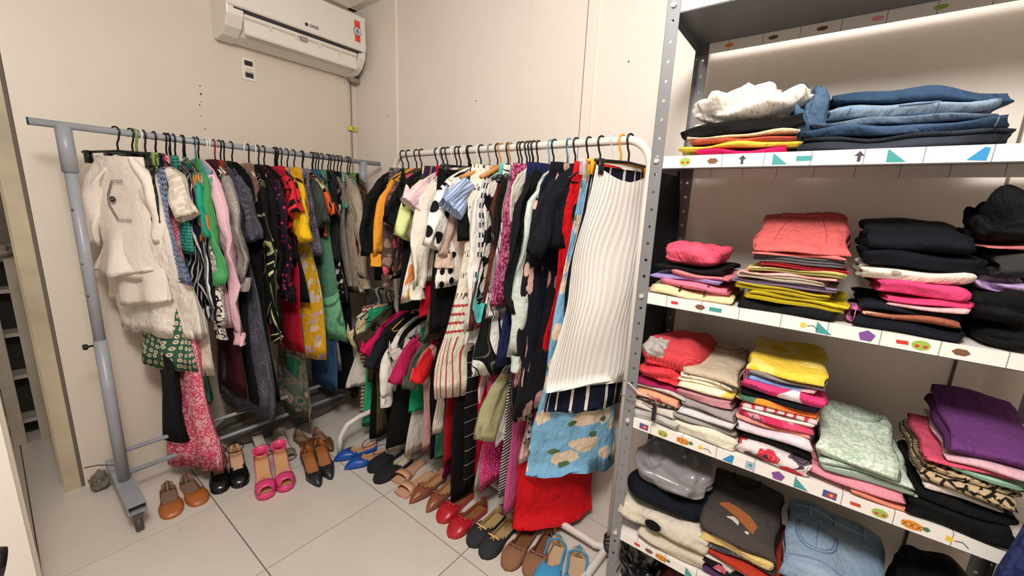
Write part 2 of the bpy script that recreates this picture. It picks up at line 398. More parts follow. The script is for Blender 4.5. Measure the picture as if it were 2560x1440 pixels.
# ------------------------------------------------------------------ racks
XR, YR = -2.30, 1.38
GM = simple('grey_enamel', '#9ea3ab', .35, var=.12, vscale=14); WM = simple('white_enamel', '#e6e2da', .3, var=.06)
DK = simple('dark_mark', '#34363c', .7)
r1 = empty('garment_rack', 'grey steel garment rack on casters along the left wall', 'garment rack', (XR, .225, 0))
Z1 = 1.64
def R1(m): return m
MB().tube([(0, -.085, Z1), (0, 1.36, Z1)], .0135, 14).build('rail', GM, r1)
MB().tube([(0, -.086, Z1), (0, -.082, Z1)], .014, 14).build('end_cap', simple('cap_blue', '#2c3560', .5), r1)
for y, n in ((0, 0), (1.24, 1)):
    MB().tube([(0, y, Z1-.17), (0, y, Z1)], .0235, 16).build('sleeve', GM, r1)
    MB().tube([(0, y, .72), (0, y, Z1-.16)], .0185, 16).build('post', GM, r1)
    MB().tube([(0, y, .13), (0, y, .8)], .0215, 16).build('post', GM, r1)
    hb = MB(); R = Matrix.Rotation(.0, 3, 'Z')
    # open square-section foot beam
    for dz in (.0, .036): hb.box((0.0, y, .105+dz), (.48, .06, .003))
    for dy in (-.0285, .0285): hb.box((0.0, y+dy, .123), (.48, .003, .038))
    hb.build('foot_beam', GM, r1, False)
    for dx in (-.2, .2):
        c = MB().tube([(dx, y-.012, .035), (dx, y+.012, .035)], .032, 18).build('caster', simple('caster_grey', '#4b4640', .5), r1)
        MB().box((dx, y, .078), (.03, .036, .045)).build('caster_fork', simple('fork', '#6e675e', .4, .5), c, False)
kb = MB().tube([(0, -.02, .78), (0, -.035, .78), (0, -.04, .78), (0, -.052, .78)], [.004, .004, .013, .011], 12).build('knob', BLACKP, r1)
for (y, z, s) in ((-.022, 1.33, .006), (-.018, 1.12, .005), (-.019, .99, .008)): MB().box((.012, y*.6, z), (.006, .008, s)).build('chip', DK, r1, False)
for z in (.27, .16): MB().tube([(-.02, 0, z), (-.02, 1.24, z)], .010, 10).build('low_rail', GM, r1)
# torn dusty rag at the rear caster, thin black wire
r2 = empty('garment_rack', 'white tubular garment rack with rounded corners along the back wall', 'garment rack', (0, YR, 0))
Z2 = 1.655; xl, xr = -1.87, -.487; pts = []
for k in range(9): a = PI-k/8*PI/2; pts.append((xl+.09+.09*math.cos(a), 0, Z2-.09+.09*math.sin(a)))
for k in range(9): a = PI/2-k/8*PI/2; pts.append((xr-.09+.09*math.cos(a), 0, Z2-.09+.09*math.sin(a)))
MB().tube([(xl, 0, .04)]+pts+[(xr, 0, .04)], .0145, 16).build('frame', WM, r2)
MB().tube([(xl-.33, 0, .885), (-.78, 0, .885)], .011, 12).build('lower_rail', WM, r2)
arc = [(xl-.06, .06, .2), (xl-.06, -.12, .2), (xl-.065, -.22, .195), (xl-.075, -.29, .17), (xl-.08, -.33, .11), (xl-.08, -.34, .0)]
MB().tube(arc, .0145, 14).build('foot', WM, r2)
MB().tube([(xr-.01, .1, .03), (xr-.02, 0, .03), (xr-.03, -.15, .02), (xr-.05, -.32, .018)], .0155, 14).build('foot', WM, r2)
MB().tube([(xl, 0, .05), (xr-.12, 0, .045), (xr-.06, 0, .04), (xr-.02, .01, .05), (xr, .03, .07)], .015, 14).build('base_rail', WM, r2)
ct = MB()
for k in range(7): a = k*.5; ct.tube([(xr+.022*math.cos(q), .022*math.sin(q), .06+.012*k-.02*math.cos(q+a)) for q in [2*PI*i/14 for i in range(15)]], .0028, 6)
ct.build('cable_tie', BLACKP, r2)

# ------------------------------------------------------------------ steel shelving with papered shelves
SM = simple('steel_grey', '#8f9094', .38, .35, var=.12); SD = simple('steel_grey_dark', '#6d6d70', .45, .3)
SX0, SX1, SY0, SY1 = -.425, .505, 1.205, 1.55
sh = empty('steel_shelving', 'grey slotted steel shelving unit with paper-covered shelves', 'shelving', (0, 0, 0))
def strip(axis, x0, wd, yf, z0=0.0, z1=1.99):
    """slotted angle flange: flat strip with real round holes every 5 cm"""
    m = MB(); n = int(round((z1-z0)/.05)); K = 8; r = .0045
    for i in range(n):
        zc = z0+.05*(i+.5); base = len(m.v)
        sq = [(-1,-1),(0,-1),(1,-1),(1,0),(1,1),(0,1),(-1,1),(-1,0)]
        for th in (0, .0016):
            for (a, b) in sq:
                u = x0+wd/2+a*wd/2; z = zc+b*.025
                m.v.append((u, yf+th, z) if axis == 'x' else (yf+th, u, z))
            for q in range(8):
                an = -3*PI/4+q*PI/4; u = x0+wd/2+r*math.cos(an); z = zc+r*math.sin(an)
                m.v.append((u, yf+th, z) if axis == 'x' else (yf+th, u, z))
        for q in range(8):
            k = (q+1) % 8
            m.f.append((base+q, base+k, base+8+k, base+8+q)); m.f.append((base+16+q, base+24+q, base+24+k, base+16+k))
            m.f.append((base+8+q, base+8+k, base+24+k, base+24+q))
    return m
for (xa, dx) in ((SX0, 1), (SX1, -1)):
    for (ya, dy) in ((SY0, 1), (SY1, -1)):
        m = strip('x', xa if dx > 0 else xa-.034, .034, ya); o = m.build('upright', SM, sh, False)
        m2 = strip('y', ya if dy > 0 else ya-.034, .034, xa-.0008); m2.build('flange', SM, o, False)
SHZ = [1.976, 1.575, 1.176, .756, .324, .02]
def papermat():
    t = NT('contact_paper'); v = t.uv(src='Object'); sp = t.node('SeparateXYZ'); t.link(v, sp.inputs[0])
    fx = t.math('FRACT', t.math('MULTIPLY', t.math('ADD', sp.outputs[0], 5.0), 10.5)); 
    m = t.math('LESS_THAN', fx, .018)
    fy = t.math('FRACT', t.math('MULTIPLY', t.math('ADD', sp.outputs[1], 5.018), 10.5)); m = t.math('MAXIMUM', m, t.math('LESS_THAN', fy, .02))
    c = t.mix(m, '#f1ede8', '#8d8a88'); t.link(c, t.b.inputs['Base Color']); t.b.inputs['Roughness'].default_value = .25; return t.m
PAP = papermat()
ICON = {k: simple('print_'+k, v, .4) for k, v in dict(orange='#e8962c', green='#9dbb52', red='#cf3b35', teal='#3f9a98', blue='#2f8fc6', navy='#4a5590', purple='#7d4f95', brown='#7a5240', pink='#f0a3a0', yellow='#ecc845', dark='#3c3a3e', leafg='#3f7a4a').items()}
def disc(m, cx, cz, rx, rz, y, n=14, a0=0):
    b = len(m.v)
    for th in (0, -.0004):
        for q in range(n): a = a0+2*PI*q/n; m.v.append((cx+rx*math.cos(a), y+th, cz+rz*math.sin(a)))
    m.f.append(tuple(b+n+q for q in range(n)))
    for q in range(n): k = (q+1) % n; m.f.append((b+q, b+k, b+n+k, b+n+q))
    return m
def icon(kind, x, z, par, y, s=.9):
    P = lambda col: ICON[col]
    if kind == 'pineapple':
        o = disc(MB(), x, z, .021*s, .012*s, y).build('printed_pineapple', P('orange'), par, False)
        m = MB()
        for q in (-.012, 0, .012): m.box((x+q, y-.0008, z), (.0012, .0004, .018*s), Matrix.Rotation(.6, 3, 'Y')); m.box((x+q, y-.0008, z), (.0012, .0004, .018*s), Matrix.Rotation(-.6, 3, 'Y'))
        m.build('hatching', P('brown'), o, False); disc(MB(), x+.026*s, z+.002, .007, .006, y-.0002, 5).build('crown', P('leafg'), o, False)
    elif kind == 'avocado':
        o = disc(MB(), x, z, .017*s, .012*s, y).build('printed_avocado', P('green'), par, False); disc(MB(), x-.006, z-.002, .004, .003, y-.0006).build('cheek', P('red'), o, False); disc(MB(), x+.007, z-.002, .004, .003, y-.0006).build('cheek', P('red'), o, False)
    elif kind == 'flag':
        o = disc(MB(), x, z, .022*s, .015*s, y, 4, PI/4).build('printed_card', P('navy'), par, False); disc(MB(), x+.003, z, .008, .007, y-.0006, 8).build('printed_flower', P('red'), o, False); disc(MB(), x+.003, z, .003, .003, y-.001, 8).build('flower_centre', P('yellow'), o, False)
    elif kind == 'fin': 
        m = MB(); m.grid([[(x-.015, y-.0004, z-.012), (x+.012, y-.0004, z-.014)], [(x+.006, y-.0004, z+.012), (x+.014, y-.0004, z+.010)]]); m.build('printed_fin', P('blue'), par, False)
    elif kind == 'tri': 
        m = MB(); m.grid([[(x-.014, y-.0004, z-.013), (x+.018, y-.0004, z-.013)], [(x-.014, y-.0004, z+.014), (x-.013, y-.0004, z+.014)]]); m.build('printed_triangle', P('teal'), par, False)
    elif kind == 'cup':
        o = disc(MB(), x, z, .008, .008, y, 4, PI/4).build('printed_cup', P('yellow'), par, False); MB().tube([(x+.008, y-.0006, z), (x+.02, y-.0006, z+.003), (x+.03, y-.0006, z-.006)], .0008, 5).build('printed_straw', P('dark'), o)
    elif kind == 'spade': disc(MB(), x, z, .016, .014, y, 5, .3).build('printed_shell', P('purple'), par, False)
    elif kind == 'square':
        o = disc(MB(), x, z, .017, .017, y, 4, PI/4).build('printed_card', simple('print_lilac', '#aeb6d2', .4), par, False); disc(MB(), x, z+.002, .005, .005, y-.0006, 8).build('printed_flower', P('teal'), o, False)
    elif kind == 'arrow':
        m = MB().box((x, y-.0004, z-.004), (.006, .0006, .012)); m.grid([[(x-.009, y-.0004, z+.002), (x+.009, y-.0004, z+.002)], [(x-.0005, y-.0004, z+.012), (x+.0005, y-.0004, z+.012)]]); m.build('printed_arrow', P('dark'), par, False)
    elif kind == 'stripe': 
        disc(MB(), x, z, .022, .008, y, 4, PI/4).build('printed_patch', P('teal'), par, False)
    elif kind == 'red': disc(MB(), x, z, .014, .006, y, 4, .9).build('printed_patch', P('red'), par, False)
    elif kind == 'brown': disc(MB(), x, z, .014, .008, y, 6).build('printed_biscuit', P('brown'), par, False)
LIP = .033
lay = {1: [(.0, 'avocado', -.33), (0, 'brown', -.26), (0, 'arrow', -.19), (0, 'tri', -.11), (0, 'stripe', -.06), (0, 'arrow', .04), (0, 'tri', .10), (0, 'fin', .22)],
       2: [(0, 'red', -.31), (0, 'stripe', -.2), (0, 'brown', -.24), (0, 'tri', .04), (0, 'cup', .0), (0, 'spade', .12), (0, 'red', .18), (0, 'avocado', .21), (0, 'brown', .27)],
       3: [(0, 'flag', -.355), (0, 'avocado', -.295), (0, 'pineapple', -.235), (0, 'cup', -.185), (0, 'fin', -.11), (0, 'square', -.055), (0, 'spade', .01), (0, 'tri', .06), (0, 'flag', .12), (0, 'red', .17), (0, 'avocado', .215), (0, 'pineapple', .27), (0, 'cup', .33)],
       4: [(0, 'red', -.33), (0, 'brown', -.29), (0, 'pineapple', -.25), (0, 'tri', -.16)]}
for i, z in enumerate(SHZ):
    o = MB().box(((SX0+SX1)/2, (SY0+SY1)/2, z-.003), (SX1-SX0-.006, SY1-SY0-.006, .003)).build('shelf', SD, sh, False)
    for yy in (SY0+.004, SY1-.004):
        MB().box(((SX0+SX1)/2, yy, z-LIP/2-.002), (SX1-SX0-.004, .0015, LIP)).build('lip', SD, o, False)
    MB().box((SX0+.004, (SY0+SY1)/2, z-LIP/2-.002), (.0015, SY1-SY0-.01, LIP)).build('lip', SD, o, False)
    MB().box(((SX0+SX1)/2, (SY0+SY1)/2, z-.0008), (SX1-SX0-.01, SY1-SY0-.002, .0012)).build('paper_cover', PAP, o, False)
    if i != 5:
        f = bevel(MB().box(((SX0+SX1)/2+.012, SY0+.0018, z-LIP/2), (SX1-SX0-.045, .0016, LIP)).build('paper_edge', PAP, o, False), .0006, 1)
        MB().box(((SX0+SX1)/2+.012, SY1-.0055, z-LIP/2-.001), (SX1-SX0-.045, .0014, LIP+.004)).build('paper_edge', PAP, o, False)
        for (_, k, x) in lay.get(i, []): icon(k, x, z-LIP/2, o, SY0+.0008)
    if i == 0:
        for q in range(6): disc(MB(), -.33+q*.12, z-LIP/2-.004, .014, .006, SY1-.0066, 8).build('printed_leaf', ICON[['orange', 'brown', 'brown', 'pink', 'green', 'teal'][q]], o, False)
BOLT = simple('bolt', '#dcdad6', .3, .4)
for z in SHZ[:5]:
    for xa in (SX0+.017, SX1-.017): MB().tube([(xa, SY0-.006, z-.012), (xa, SY0+.002, z-.012)], .0075, 6).build('bolt', BOLT, sh, False)
# ------------------------------------------------------------------ garment builders
RODS = {1: (XR, None, Z1), 2: (None, YR, Z2), 3: (None, YR, .885)}
def smooth(t): return t*t*(3-2*t)
def lerpk(keys, z):
    for (a, b) in zip(keys, keys[1:]):
        if a[0] >= z >= b[0]:
            t = (a[0]-z)/max(1e-6, a[0]-b[0]); s = smooth(t)*.5+t*.5
            return [a[i]+(b[i]-a[i])*s for i in range(1, len(a))]
    return list(keys[-1][1:])
def tube_cloth(keys, parent, name, mat, amp=.006, fq=30, n=36, nr=18, sag=0, hemw=.006, lean=0, rnd=None, close_top=False, swayy=0, twist=0):
    """draped tube of cloth; keys: (z, half width far, half width near, half thickness)"""
    rnd = rnd or random.Random(random.random()); p1, p2, p3, p4 = [rnd.uniform(0, 6.28) for _ in range(4)]
    z0, z1 = keys[0][0], keys[-1][0]; V = []; UV = []; rows = []
    for i in range(nr+1):
        t = i/nr; t = t**1.25; z = z0+(z1-z0)*t
        wf, wn, th = lerpk(keys, z); row = []; per = 4*max(wf+wn, .05)/2
        A = amp*(.12+.88*t)
        for k in range(n):
            a = 2*PI*k/n; c, s = math.cos(a), math.sin(a); hw = wn if c > 0 else wf
            cc = math.copysign(abs(c)**.8, c); ss = math.copysign(abs(s)**.7, s)
            x = hw*cc+lean*t; y = th*ss*(.35+.65*(1-abs(cc)**3))
            g = math.sin(x*fq+p1+.8*t)+.5*math.sin(x*fq*1.73+p2-1.1*t)
            g2 = math.sin(x*fq*.9+p3-.7*t)+.5*math.sin(x*fq*2.1+p4)
            q_ = noise.noise(Vector((x*fq*.42+p1, z*2.2+p2, p3 if s > 0 else p3+5)))
            y += A*((g if s > 0 else g2)*.6 + 2.2*q_)*abs(ss)**.4
            y += (.012+A)*noise.noise(Vector((p4, z*2.4, cc*.9)))*2*min(1, t*2.5)
            x += (.010+A*.8)*1.6*noise.noise(Vector((z*4.5+p1, cc*1.5, s*.7+p2)))*min(1, t*4)
            y += swayy*t
            if twist: tw = math.radians(twist)*t; x, y = x*math.cos(tw)-y*math.sin(tw), x*math.sin(tw)+y*math.cos(tw)
            zz = z - sag*(1-min(1, (cc)**2))*(1-t)**3 + (hemw*math.sin(x*fq*.5+p1)*t**6)
            row.append((x, y, zz)); UV.append((a/(2*PI)*per*1.0, z))
        rows.append(row)
    if close_top:
        rows.insert(0, [(x*.6, y*.3, z+.004) for x, y, z in rows[0]]); UV = UV[:n]+UV
    last = rows[-1]; rows.append([(lean+(x-lean)*.97, y*.72, z+.012) for x, y, z in last]); UV += UV[-n:]
    m = MB(); m.grid(rows, True); 
    if close_top: m.f.append(tuple(range(n)))
    return m.build(name, mat, parent, uv=UV)
def sleeve(side, W, keyp, parent, mat, flat=.32, n=16, name='sleeve', amp=.004):
    """keyp: list of (x, y, z, radius) down the arm"""
    rnd = random.Random(random.random()); ph = rnd.uniform(0, 6); m = MB(); rows = []; UV = []; N = 13
    L = 0
    for i in range(N+1):
        t = i/N*(len(keyp)-1); q = min(int(t), len(keyp)-2); f = t-q
        x, y, z, r = [keyp[q][j]+(keyp[q+1][j]-keyp[q][j])*f for j in range(4)]
        dx = keyp[q+1][0]-keyp[q][0]; dz = keyp[q+1][2]-keyp[q][2]; dl = math.hypot(dx, dz) or 1; nx, nz = -dz/dl, dx/dl
        row = []
        for k in range(n):
            a = 2*PI*k/n; u = r*math.cos(a); v = r*flat*math.sin(a)+amp*math.sin(3*a+ph+i*.4)*(.3+i/N)+.034*noise.noise(Vector((u*22+ph, z*9, side)))
            row.append((side*(x+nx*u), y+v, z+nz*u)); UV.append((a/(2*PI)*r*4, -i/N*abs(keyp[-1][2]-keyp[0][2])))
        rows.append(row)
    cx, cy, cz, cr = keyp[-1]
    rows.append([(side*(cx)+(p[0]-side*cx)*.86, cy+(p[1]-cy)*.7, p[2]+.008) for p in rows[-1]]); UV += UV[-n:]
    rows.append([(side*(cx)+(p[0]-side*cx)*.7, cy+(p[1]-cy)*.4, p[2]+.05) for p in rows[-1]]); UV += UV[-n:]
    m.grid(rows, True); return m.build(name, mat, parent, uv=UV)

_hc = {}
def hanger_meshes(col, clip):
    k = (col, clip)
    if k in _hc: return _hc[k]
    mat = HC[col]; r = .0035 if col not in ('clear',) else .003
    hook = [(-.014, 0, -.012)]+[(.0185*math.cos(a), 0, .001+.0185*math.sin(a)) for a in [PI*1.05-i*PI*1.25/10 for i in range(11)]]+[(.010, 0, -.028), (0, 0, -.045), (0, 0, -.075)]
    o1 = MB().tube(hook, r, 7).build('hook', mat); parts = [('hook', o1.data)]
    if clip:
        o2 = MB().tube([(-.17, 0, -.082), (0, 0, -.074), (.17, 0, -.082)], .005, 8); o2 = o2.build('bar', mat); parts.append(('bar', o2.data))
        for s in (-1, 1):
            o3 = MB().box((s*.145, -.006, -.1), (.022, .005, .05)).box((s*.145, .006, -.1), (.022, .005, .05)).box((s*.145, 0, -.088), (.016, .014, .012)).build('clip', mat); parts.append(('clip', o3.data)); bpy.data.objects.remove(o3)
    else:
        if col == 'wooden':
            o2 = MB().tube([(-.2, 0, -.135), (-.1, 0, -.095), (0, 0, -.078), (.1, 0, -.095), (.2, 0, -.135)], [.008, .011, .012, .011, .008], 10)
        else:
            o2 = MB().tube([(-.15, 0, -.135), (-.07, 0, -.092), (0, 0, -.072), (.07, 0, -.092), (.15, 0, -.135), (.135, 0, -.148), (0, 0, -.148), (-.135, 0, -.148), (-.15, 0, -.135)], .0035, 7)
        o2 = o2.build('shoulder_bar', mat); parts.append(('shoulder_bar', o2.data))
    bpy.data.objects.remove(o1); bpy.data.objects.remove(o2)
    _hc[k] = parts; return parts
_nh = [0]
def hanger(rack, s, yaw, col, clip, short):
    X, Y, Z = RODS[rack]
    nm = 'hanger'; loc = (X, s, Z) if rack == 1 else (s, Y, Z); rz = yaw if rack == 1 else -PI/2+yaw
    kind = {'wooden': 'wooden', 'clear': 'clear plastic'}.get(col, col+' plastic')
    e = empty(nm, f"{kind} {'clip ' if clip else ''}hanger holding the {short}", 'hanger', loc, rz, {1: 'hangers on the grey rack', 2: 'hangers on the white rack', 3: 'hangers on the low rail'}[rack])
    for pn, me in hanger_meshes(col, clip):
        q = bpy.data.objects.new(pn, me); C.objects.link(q); q.parent = e
    return e
WHERE = {1: 'on the grey rack', 2: 'on the white rack', 3: 'on the low rail of the white rack'}
GRP = {1: 'garments on the grey rack', 2: 'garments on the white rack', 3: 'garments on the low rail'}
def G(rack, kind, name, short, px, hemy, mat, W=.19, hw=None, th=.013, hth=None, yaw=0, sl=None, slm=None, sly=None, amp=.006, fq=30,
      ref=None, hc='black', clip=None, wf=None, lean=0, sag=0, drop=0, top=None, wh=None, sway=0, hang=True, hr=None, sx=None, twist=0, fl=None):
    FL = fl or (.27 if rack == 1 else .205)
    X, Y, Z = RODS[rack]; Zr = Z; Z -= drop
    if yaw == 0: yaw = random.Random(int(px*13+hemy)).uniform(-7, 7)
    if hth and hth > .03: hth = .03+(hth-.03)*.75
    yw = math.radians(yaw); hw = hw or W*1.0; hth = hth or th*1.25; ref = ref or {1: 440, 2: 450, 3: 840}[rack]
    d = W
    if rack == 1:
        nx = X+d*math.cos(yw); s = onX(px, ref, nx).y-d*math.sin(yw); dh = hw+lean
        hz = zat(X+dh*math.cos(yw), s+dh*math.sin(yw), hemy)-Z; loc = (X, s, Z); rz = yw
    else:
        ny = Y-d*math.cos(yw); s = onY(px, ref, ny).x-d*math.sin(yw) if sx is None else sx; dh = hw+lean
        y2 = yw+math.radians(twist); hz = zat(s+sway+dh*math.sin(y2), Y-dh*math.cos(y2), hemy)-Z; loc = (s, Y, Z); rz = -PI/2+yw
    def zz(py): # local height of a photo row at the near sleeve
        dd = W+.04
        return (zat(X+dd*math.cos(yw), s+dd*math.sin(yw), py) if rack == 1 else zat(s+dd*math.sin(yw), Y-dd*math.cos(yw), py))-Z
    clip = clip if clip is not None else kind in ('skirt', 'pants')
    hz = min(hz, -.25); hz = max(hz, .012-Z)
    e = empty(name, short+' '+(wh or WHERE[rack]), name.split('_')[-1], loc, rz, GRP[rack])
    R = random.Random(hash((round(px, 1), rack, name)) % 9999)
    R = random.Random(int(px*7+hemy*3+rack))
    if kind in ('skirt', 'pants'):
        t0 = -.095; mid = (t0+hz)*.45
        keys = [(t0, W*.98, W*.98, th*.8), (t0-.03, W, W, th), (mid, (W+hw)/2, (W+hw)/2, (th+hth)/2), (hz, hw-lean*.0, hw, hth)]
        keys = [(a_, min(b_, FL), c_, d_) for a_, b_, c_, d_ in keys]
        tube_cloth(keys, e, 'skirt_body' if kind == 'skirt' else 'leg_panel', mat, amp, fq, sag=sag, lean=lean, rnd=R, swayy=sway, twist=twist, n=44 if hth > .03 else 32, nr=20)
    else:
        a = wf or .92; ntop = top if top is not None else -.078
        if kind == 'tank': keys = [(ntop, W*.75, W*.75, .010), (-.16, W*.8, W*.8, th), (-.26, W, W, th)]
        else: keys = [(ntop, .05, .05, .009), (-.098, W*.52, W*.52, .011), (-.128, W*.8, W*.8, th), (-.17, W*.97, W*.97, th), (-.24, W, W, th), (-.32, W*a, W*a, th*1.05)]
        keys.append((hz, hw, hw, hth))
        if hz < -.75: keys.insert(-1, (-.42, W*a*.95, W*a*.95, th*1.1))
        keys = [(a_, min(b_, FL), c_, d_) for a_, b_, c_, d_ in keys]
        tube_cloth(keys, e, 'body', mat, amp, fq, rnd=R, lean=lean, swayy=sway, twist=twist, close_top=True, n=44 if hth > .03 else 32)
    sm = slm or mat
    if sl == 'short':
        for sd in (-1, 1):
            sz = zz(sly) if (sly and sd > 0) else -.31
            sleeve(sd, W, [(W-.055, 0, -.16, .035), (W-.01, .0, -.22, .05), (W+.055, .0, sz, .055)], e, sm)
    elif sl == 'cap':
        for sd in (-1, 1):
            sz = zz(sly) if (sly and sd > 0) else -.27
            sleeve(sd, W, [(W-.055, 0, -.15, .035), (W, 0, -.20, .05), (W+.05, 0, sz, .065)], e, sm, flat=.45, amp=.007)
    elif sl == 'long':
        for sd in (-1, 1):
            sz = zz(sly) if (sly and sd > 0) else -.62
            sleeve(sd, W, [(W-.055, 0, -.16, .035), (W-.005, -.003, -.25, .05), (W+.03, 0, (sz-.2)/2, .046), (W+.045, 0, sz, .038)], e, sm, flat=.35)
            if name in ('shirt', 'blouse'): sleeve(sd, W, [(W+.045, 0, sz+.012, .040), (W+.048, 0, sz-.05, .041)], e, sm, flat=.36, name='cuff')
    if hang: hanger(rack, s, yw, hc, clip, hr or short)
    e['s'] = 0; del e['s']
    return e, s, hz

# folded cloth -----------------------------------------------------
def folded(x0, x1, yf, z0, z1, mat, name='fold', parent=None, layers=2, mode='front', depth=.27, rise=0, wob=.004, tilt=0, seed=0, nx=14):
    """sheet folded back and forth; closed outline swept across the width"""
    R = random.Random(seed); ph = [R.uniform(0, 6.28) for _ in range(8)]
    Hh = z1-z0; p = Hh/layers; t = p*.90; K = 7; cl = []
    a0, a1 = (0, depth) if mode == 'front' else (0, x1-x0)
    r = p/2
    for L in range(layers):
        z = p*(L+.5); fw = (L % 2 == 0)
        st, en = (a1-r, a0+r) if fw else (a0+r, a1-r)
        ns = 9
        for q in range(ns+1): cl.append((st+(en-st)*q/ns, z))
        if L < layers-1:
            cx = a0+r if fw else a1-r
            for q in range(1, K):
                an = -PI/2+PI*q/K; cl.append((cx-(r*math.cos(an))*(1 if fw else -1), z+p/2+p/2*math.sin(an)))
    off = t/2; L1, L2 = [], []
    for i, c in enumerate(cl):
        a = cl[max(0, i-1)]; b = cl[min(len(cl)-1, i+1)]; dx, dz = b[0]-a[0], b[1]-a[1]; l = math.hypot(dx, dz) or 1
        nx_, nz_ = -dz/l, dx/l; L1.append((c[0]+nx_*off, c[1]+nz_*off)); L2.append((c[0]-nx_*off, c[1]-nz_*off))
    # rounded free ends
    def endcap(A, B, c, d):
        out = []; 
        for q in range(1, 5):
            an = PI*q/5; out.append((c[0]+(A[0]-c[0])*math.cos(an)+d[0]*off*math.sin(an), c[1]+(A[1]-c[1])*math.cos(an)+d[1]*off*math.sin(an)))
        return out
    e_ = (cl[-1][0]-cl[-2][0], cl[-1][1]-cl[-2][1]); le = math.hypot(*e_); s_ = (cl[0][0]-cl[1][0], cl[0][1]-cl[1][1]); ls = math.hypot(*s_)
    loop = L1+endcap(L1[-1], L2[-1], cl[-1], (e_[0]/le, e_[1]/le))+L2[::-1]+endcap(L2[0], L1[0], cl[0], (s_[0]/ls, s_[1]/ls))
    n = len(loop); rows = []; UV = []; W = x1-x0 if mode == 'front' else depth
    arc = 0; arcs = [0]
    for i in range(1, n): arc += math.hypot(loop[i][0]-loop[i-1][0], loop[i][1]-loop[i-1][1]); arcs.append(arc)
    cz = Hh/2
    for j in range(nx+1):
        f = j/nx; w = f*W; edge = min(f, 1-f)*W; sq = 1-max(0, 1-edge/.012)**2*.35
        row = []
        for i, (a, z) in enumerate(loop):
            zc = p*(min(layers-1, max(0, int(z/p)))+.5)
            z_ = zc+(z-zc)*sq
            if mode == 'front': x, y = x0+w, yf+a
            else: x, y = x0+a, yf+w
            fx = (x-x0)/(x1-x0); fy = (y-yf)/depth
            z_ += wob*(math.sin(x*23+ph[0])+.6*math.sin(x*51+ph[1]+fy*2))*(.4+.6*z/Hh) + rise*max(0, min(1, fy))*(.35+.65*z/Hh)
            y_ = y+.006*math.sin(x*31+ph[2]+z*60)*(1-fy)+.005*math.sin(z*170+ph[3])*(1-fy); x_ = x+.005*math.sin(z*150+ph[4])+.004*math.sin(y*40+ph[5])
            row.append((x_, y_, z0+z_+tilt*(fx-.5))); UV.append((w if mode == 'front' else arcs[i], arcs[i] if mode == 'front' else w))
        rows.append(row)
    m = MB(); m.grid(rows, True)
    # end faces as quad strips between the two offset lines, with the cap fans
    nl = len(L1)
    for base, flip in ((0, False), (nx*n, True)):
        other = [nl+4+(nl-1-i) for i in range(nl)]
        for i in range(nl-1):
            f = (base+i, base+i+1, base+other[i+1], base+other[i]); m.f.append(f if flip else f[::-1])
        f = tuple(base+nl-1+k for k in range(6)); m.f.append(f)
        f = tuple([base+nl+4+nl-1]+[base+nl+4+nl+k for k in range(4)]+[base]); m.f.append(f)
    return m.build(name, mat, parent, uv=UV)
def lump(cx, cy, z0, sx, sy, sz, mat, name, parent=None, seed=0, nz=.18, sc=9, rot=0, n=72, k=36, sq=.6, fold=.5, topflat=.75):
    """crumpled soft bundle resting on a flat base"""
    V = []; UV = []; rows = []; off = Vector((seed*3.7, seed*1.3, seed*.7)); cr, sr = math.cos(rot), math.sin(rot)
    for i in range(k+1):
        ph = PI*i/k; row = []
        for j in range(n):
            a = 2*PI*j/n; c, s = math.cos(a), math.sin(a); sp = math.sin(ph)**.6
            x = sx/2*math.copysign(abs(c)**sq, c)*sp; y = sy/2*math.copysign(abs(s)**sq, s)*sp; z = math.cos(ph)
            z = sz/2*(1+math.copysign(abs(z)**topflat, z))
            q = Vector((x, y, z))
            d = noise.noise(q*sc+off)*.7+.4*noise.noise(q*sc*2.3+off)+fold*abs(noise.noise(Vector((x*sc*.8, y*sc*.8, z*sc*2.5))+off))*1.3+fold*.5*abs(noise.noise(Vector((x*sc*1.9, y*sc*1.9, z*sc*5))+off))-fold*.42
            g = 1+nz*d*1.6; lift = min(1, z/sz*2)
            x, y = x*g, y*g; z = max(0, z*(1+(g-1)*1.5))
            row.append((cx+x*cr-y*sr, cy+x*sr+y*cr, z0+z)); UV.append((x+z*.5, y+z))
        rows.append(row)
    m = MB(); m.grid(rows, True); return m.build(name, mat, parent, uv=UV)
ST = [0]
def item(name, label, cat, x0, x1, yf, z0, z1, mat, grp, **k):
    ST[0] += 1
    o = folded(x0, x1, yf, z0, z1, mat, name, None, seed=ST[0]*13, **k); return tag(o, label, cat, grp)

from mathutils.bvhtree import BVHTree
def drape(rec, pts, r, mat, name, lift=0.0, closed=False):
    """thin tube laid on the top of a folded item; pts as fractions of its width and depth"""
    o, x0, x1, yy, za, zt = rec; me = o.data
    T = BVHTree.FromPolygons([v.co for v in me.vertices], [tuple(p.vertices) for p in me.polygons]); out = []
    for fx, fy in pts:
        h = T.ray_cast(Vector((x0+(x1-x0)*fx, yy+.27*fy, 3)), Vector((0, 0, -1)))
        if h[0]: out.append(h[0]+Vector((0, 0, r*.5+lift)))
    if len(out) > 2: return MB().tube(out, r, 6).build(name, mat, o)
def arcp(cx, cy, rx, ry, a0, a1, n=16): return [(cx+rx*math.cos(a0+(a1-a0)*q/n), cy+ry*math.sin(a0+(a1-a0)*q/n)) for q in range(n+1)]
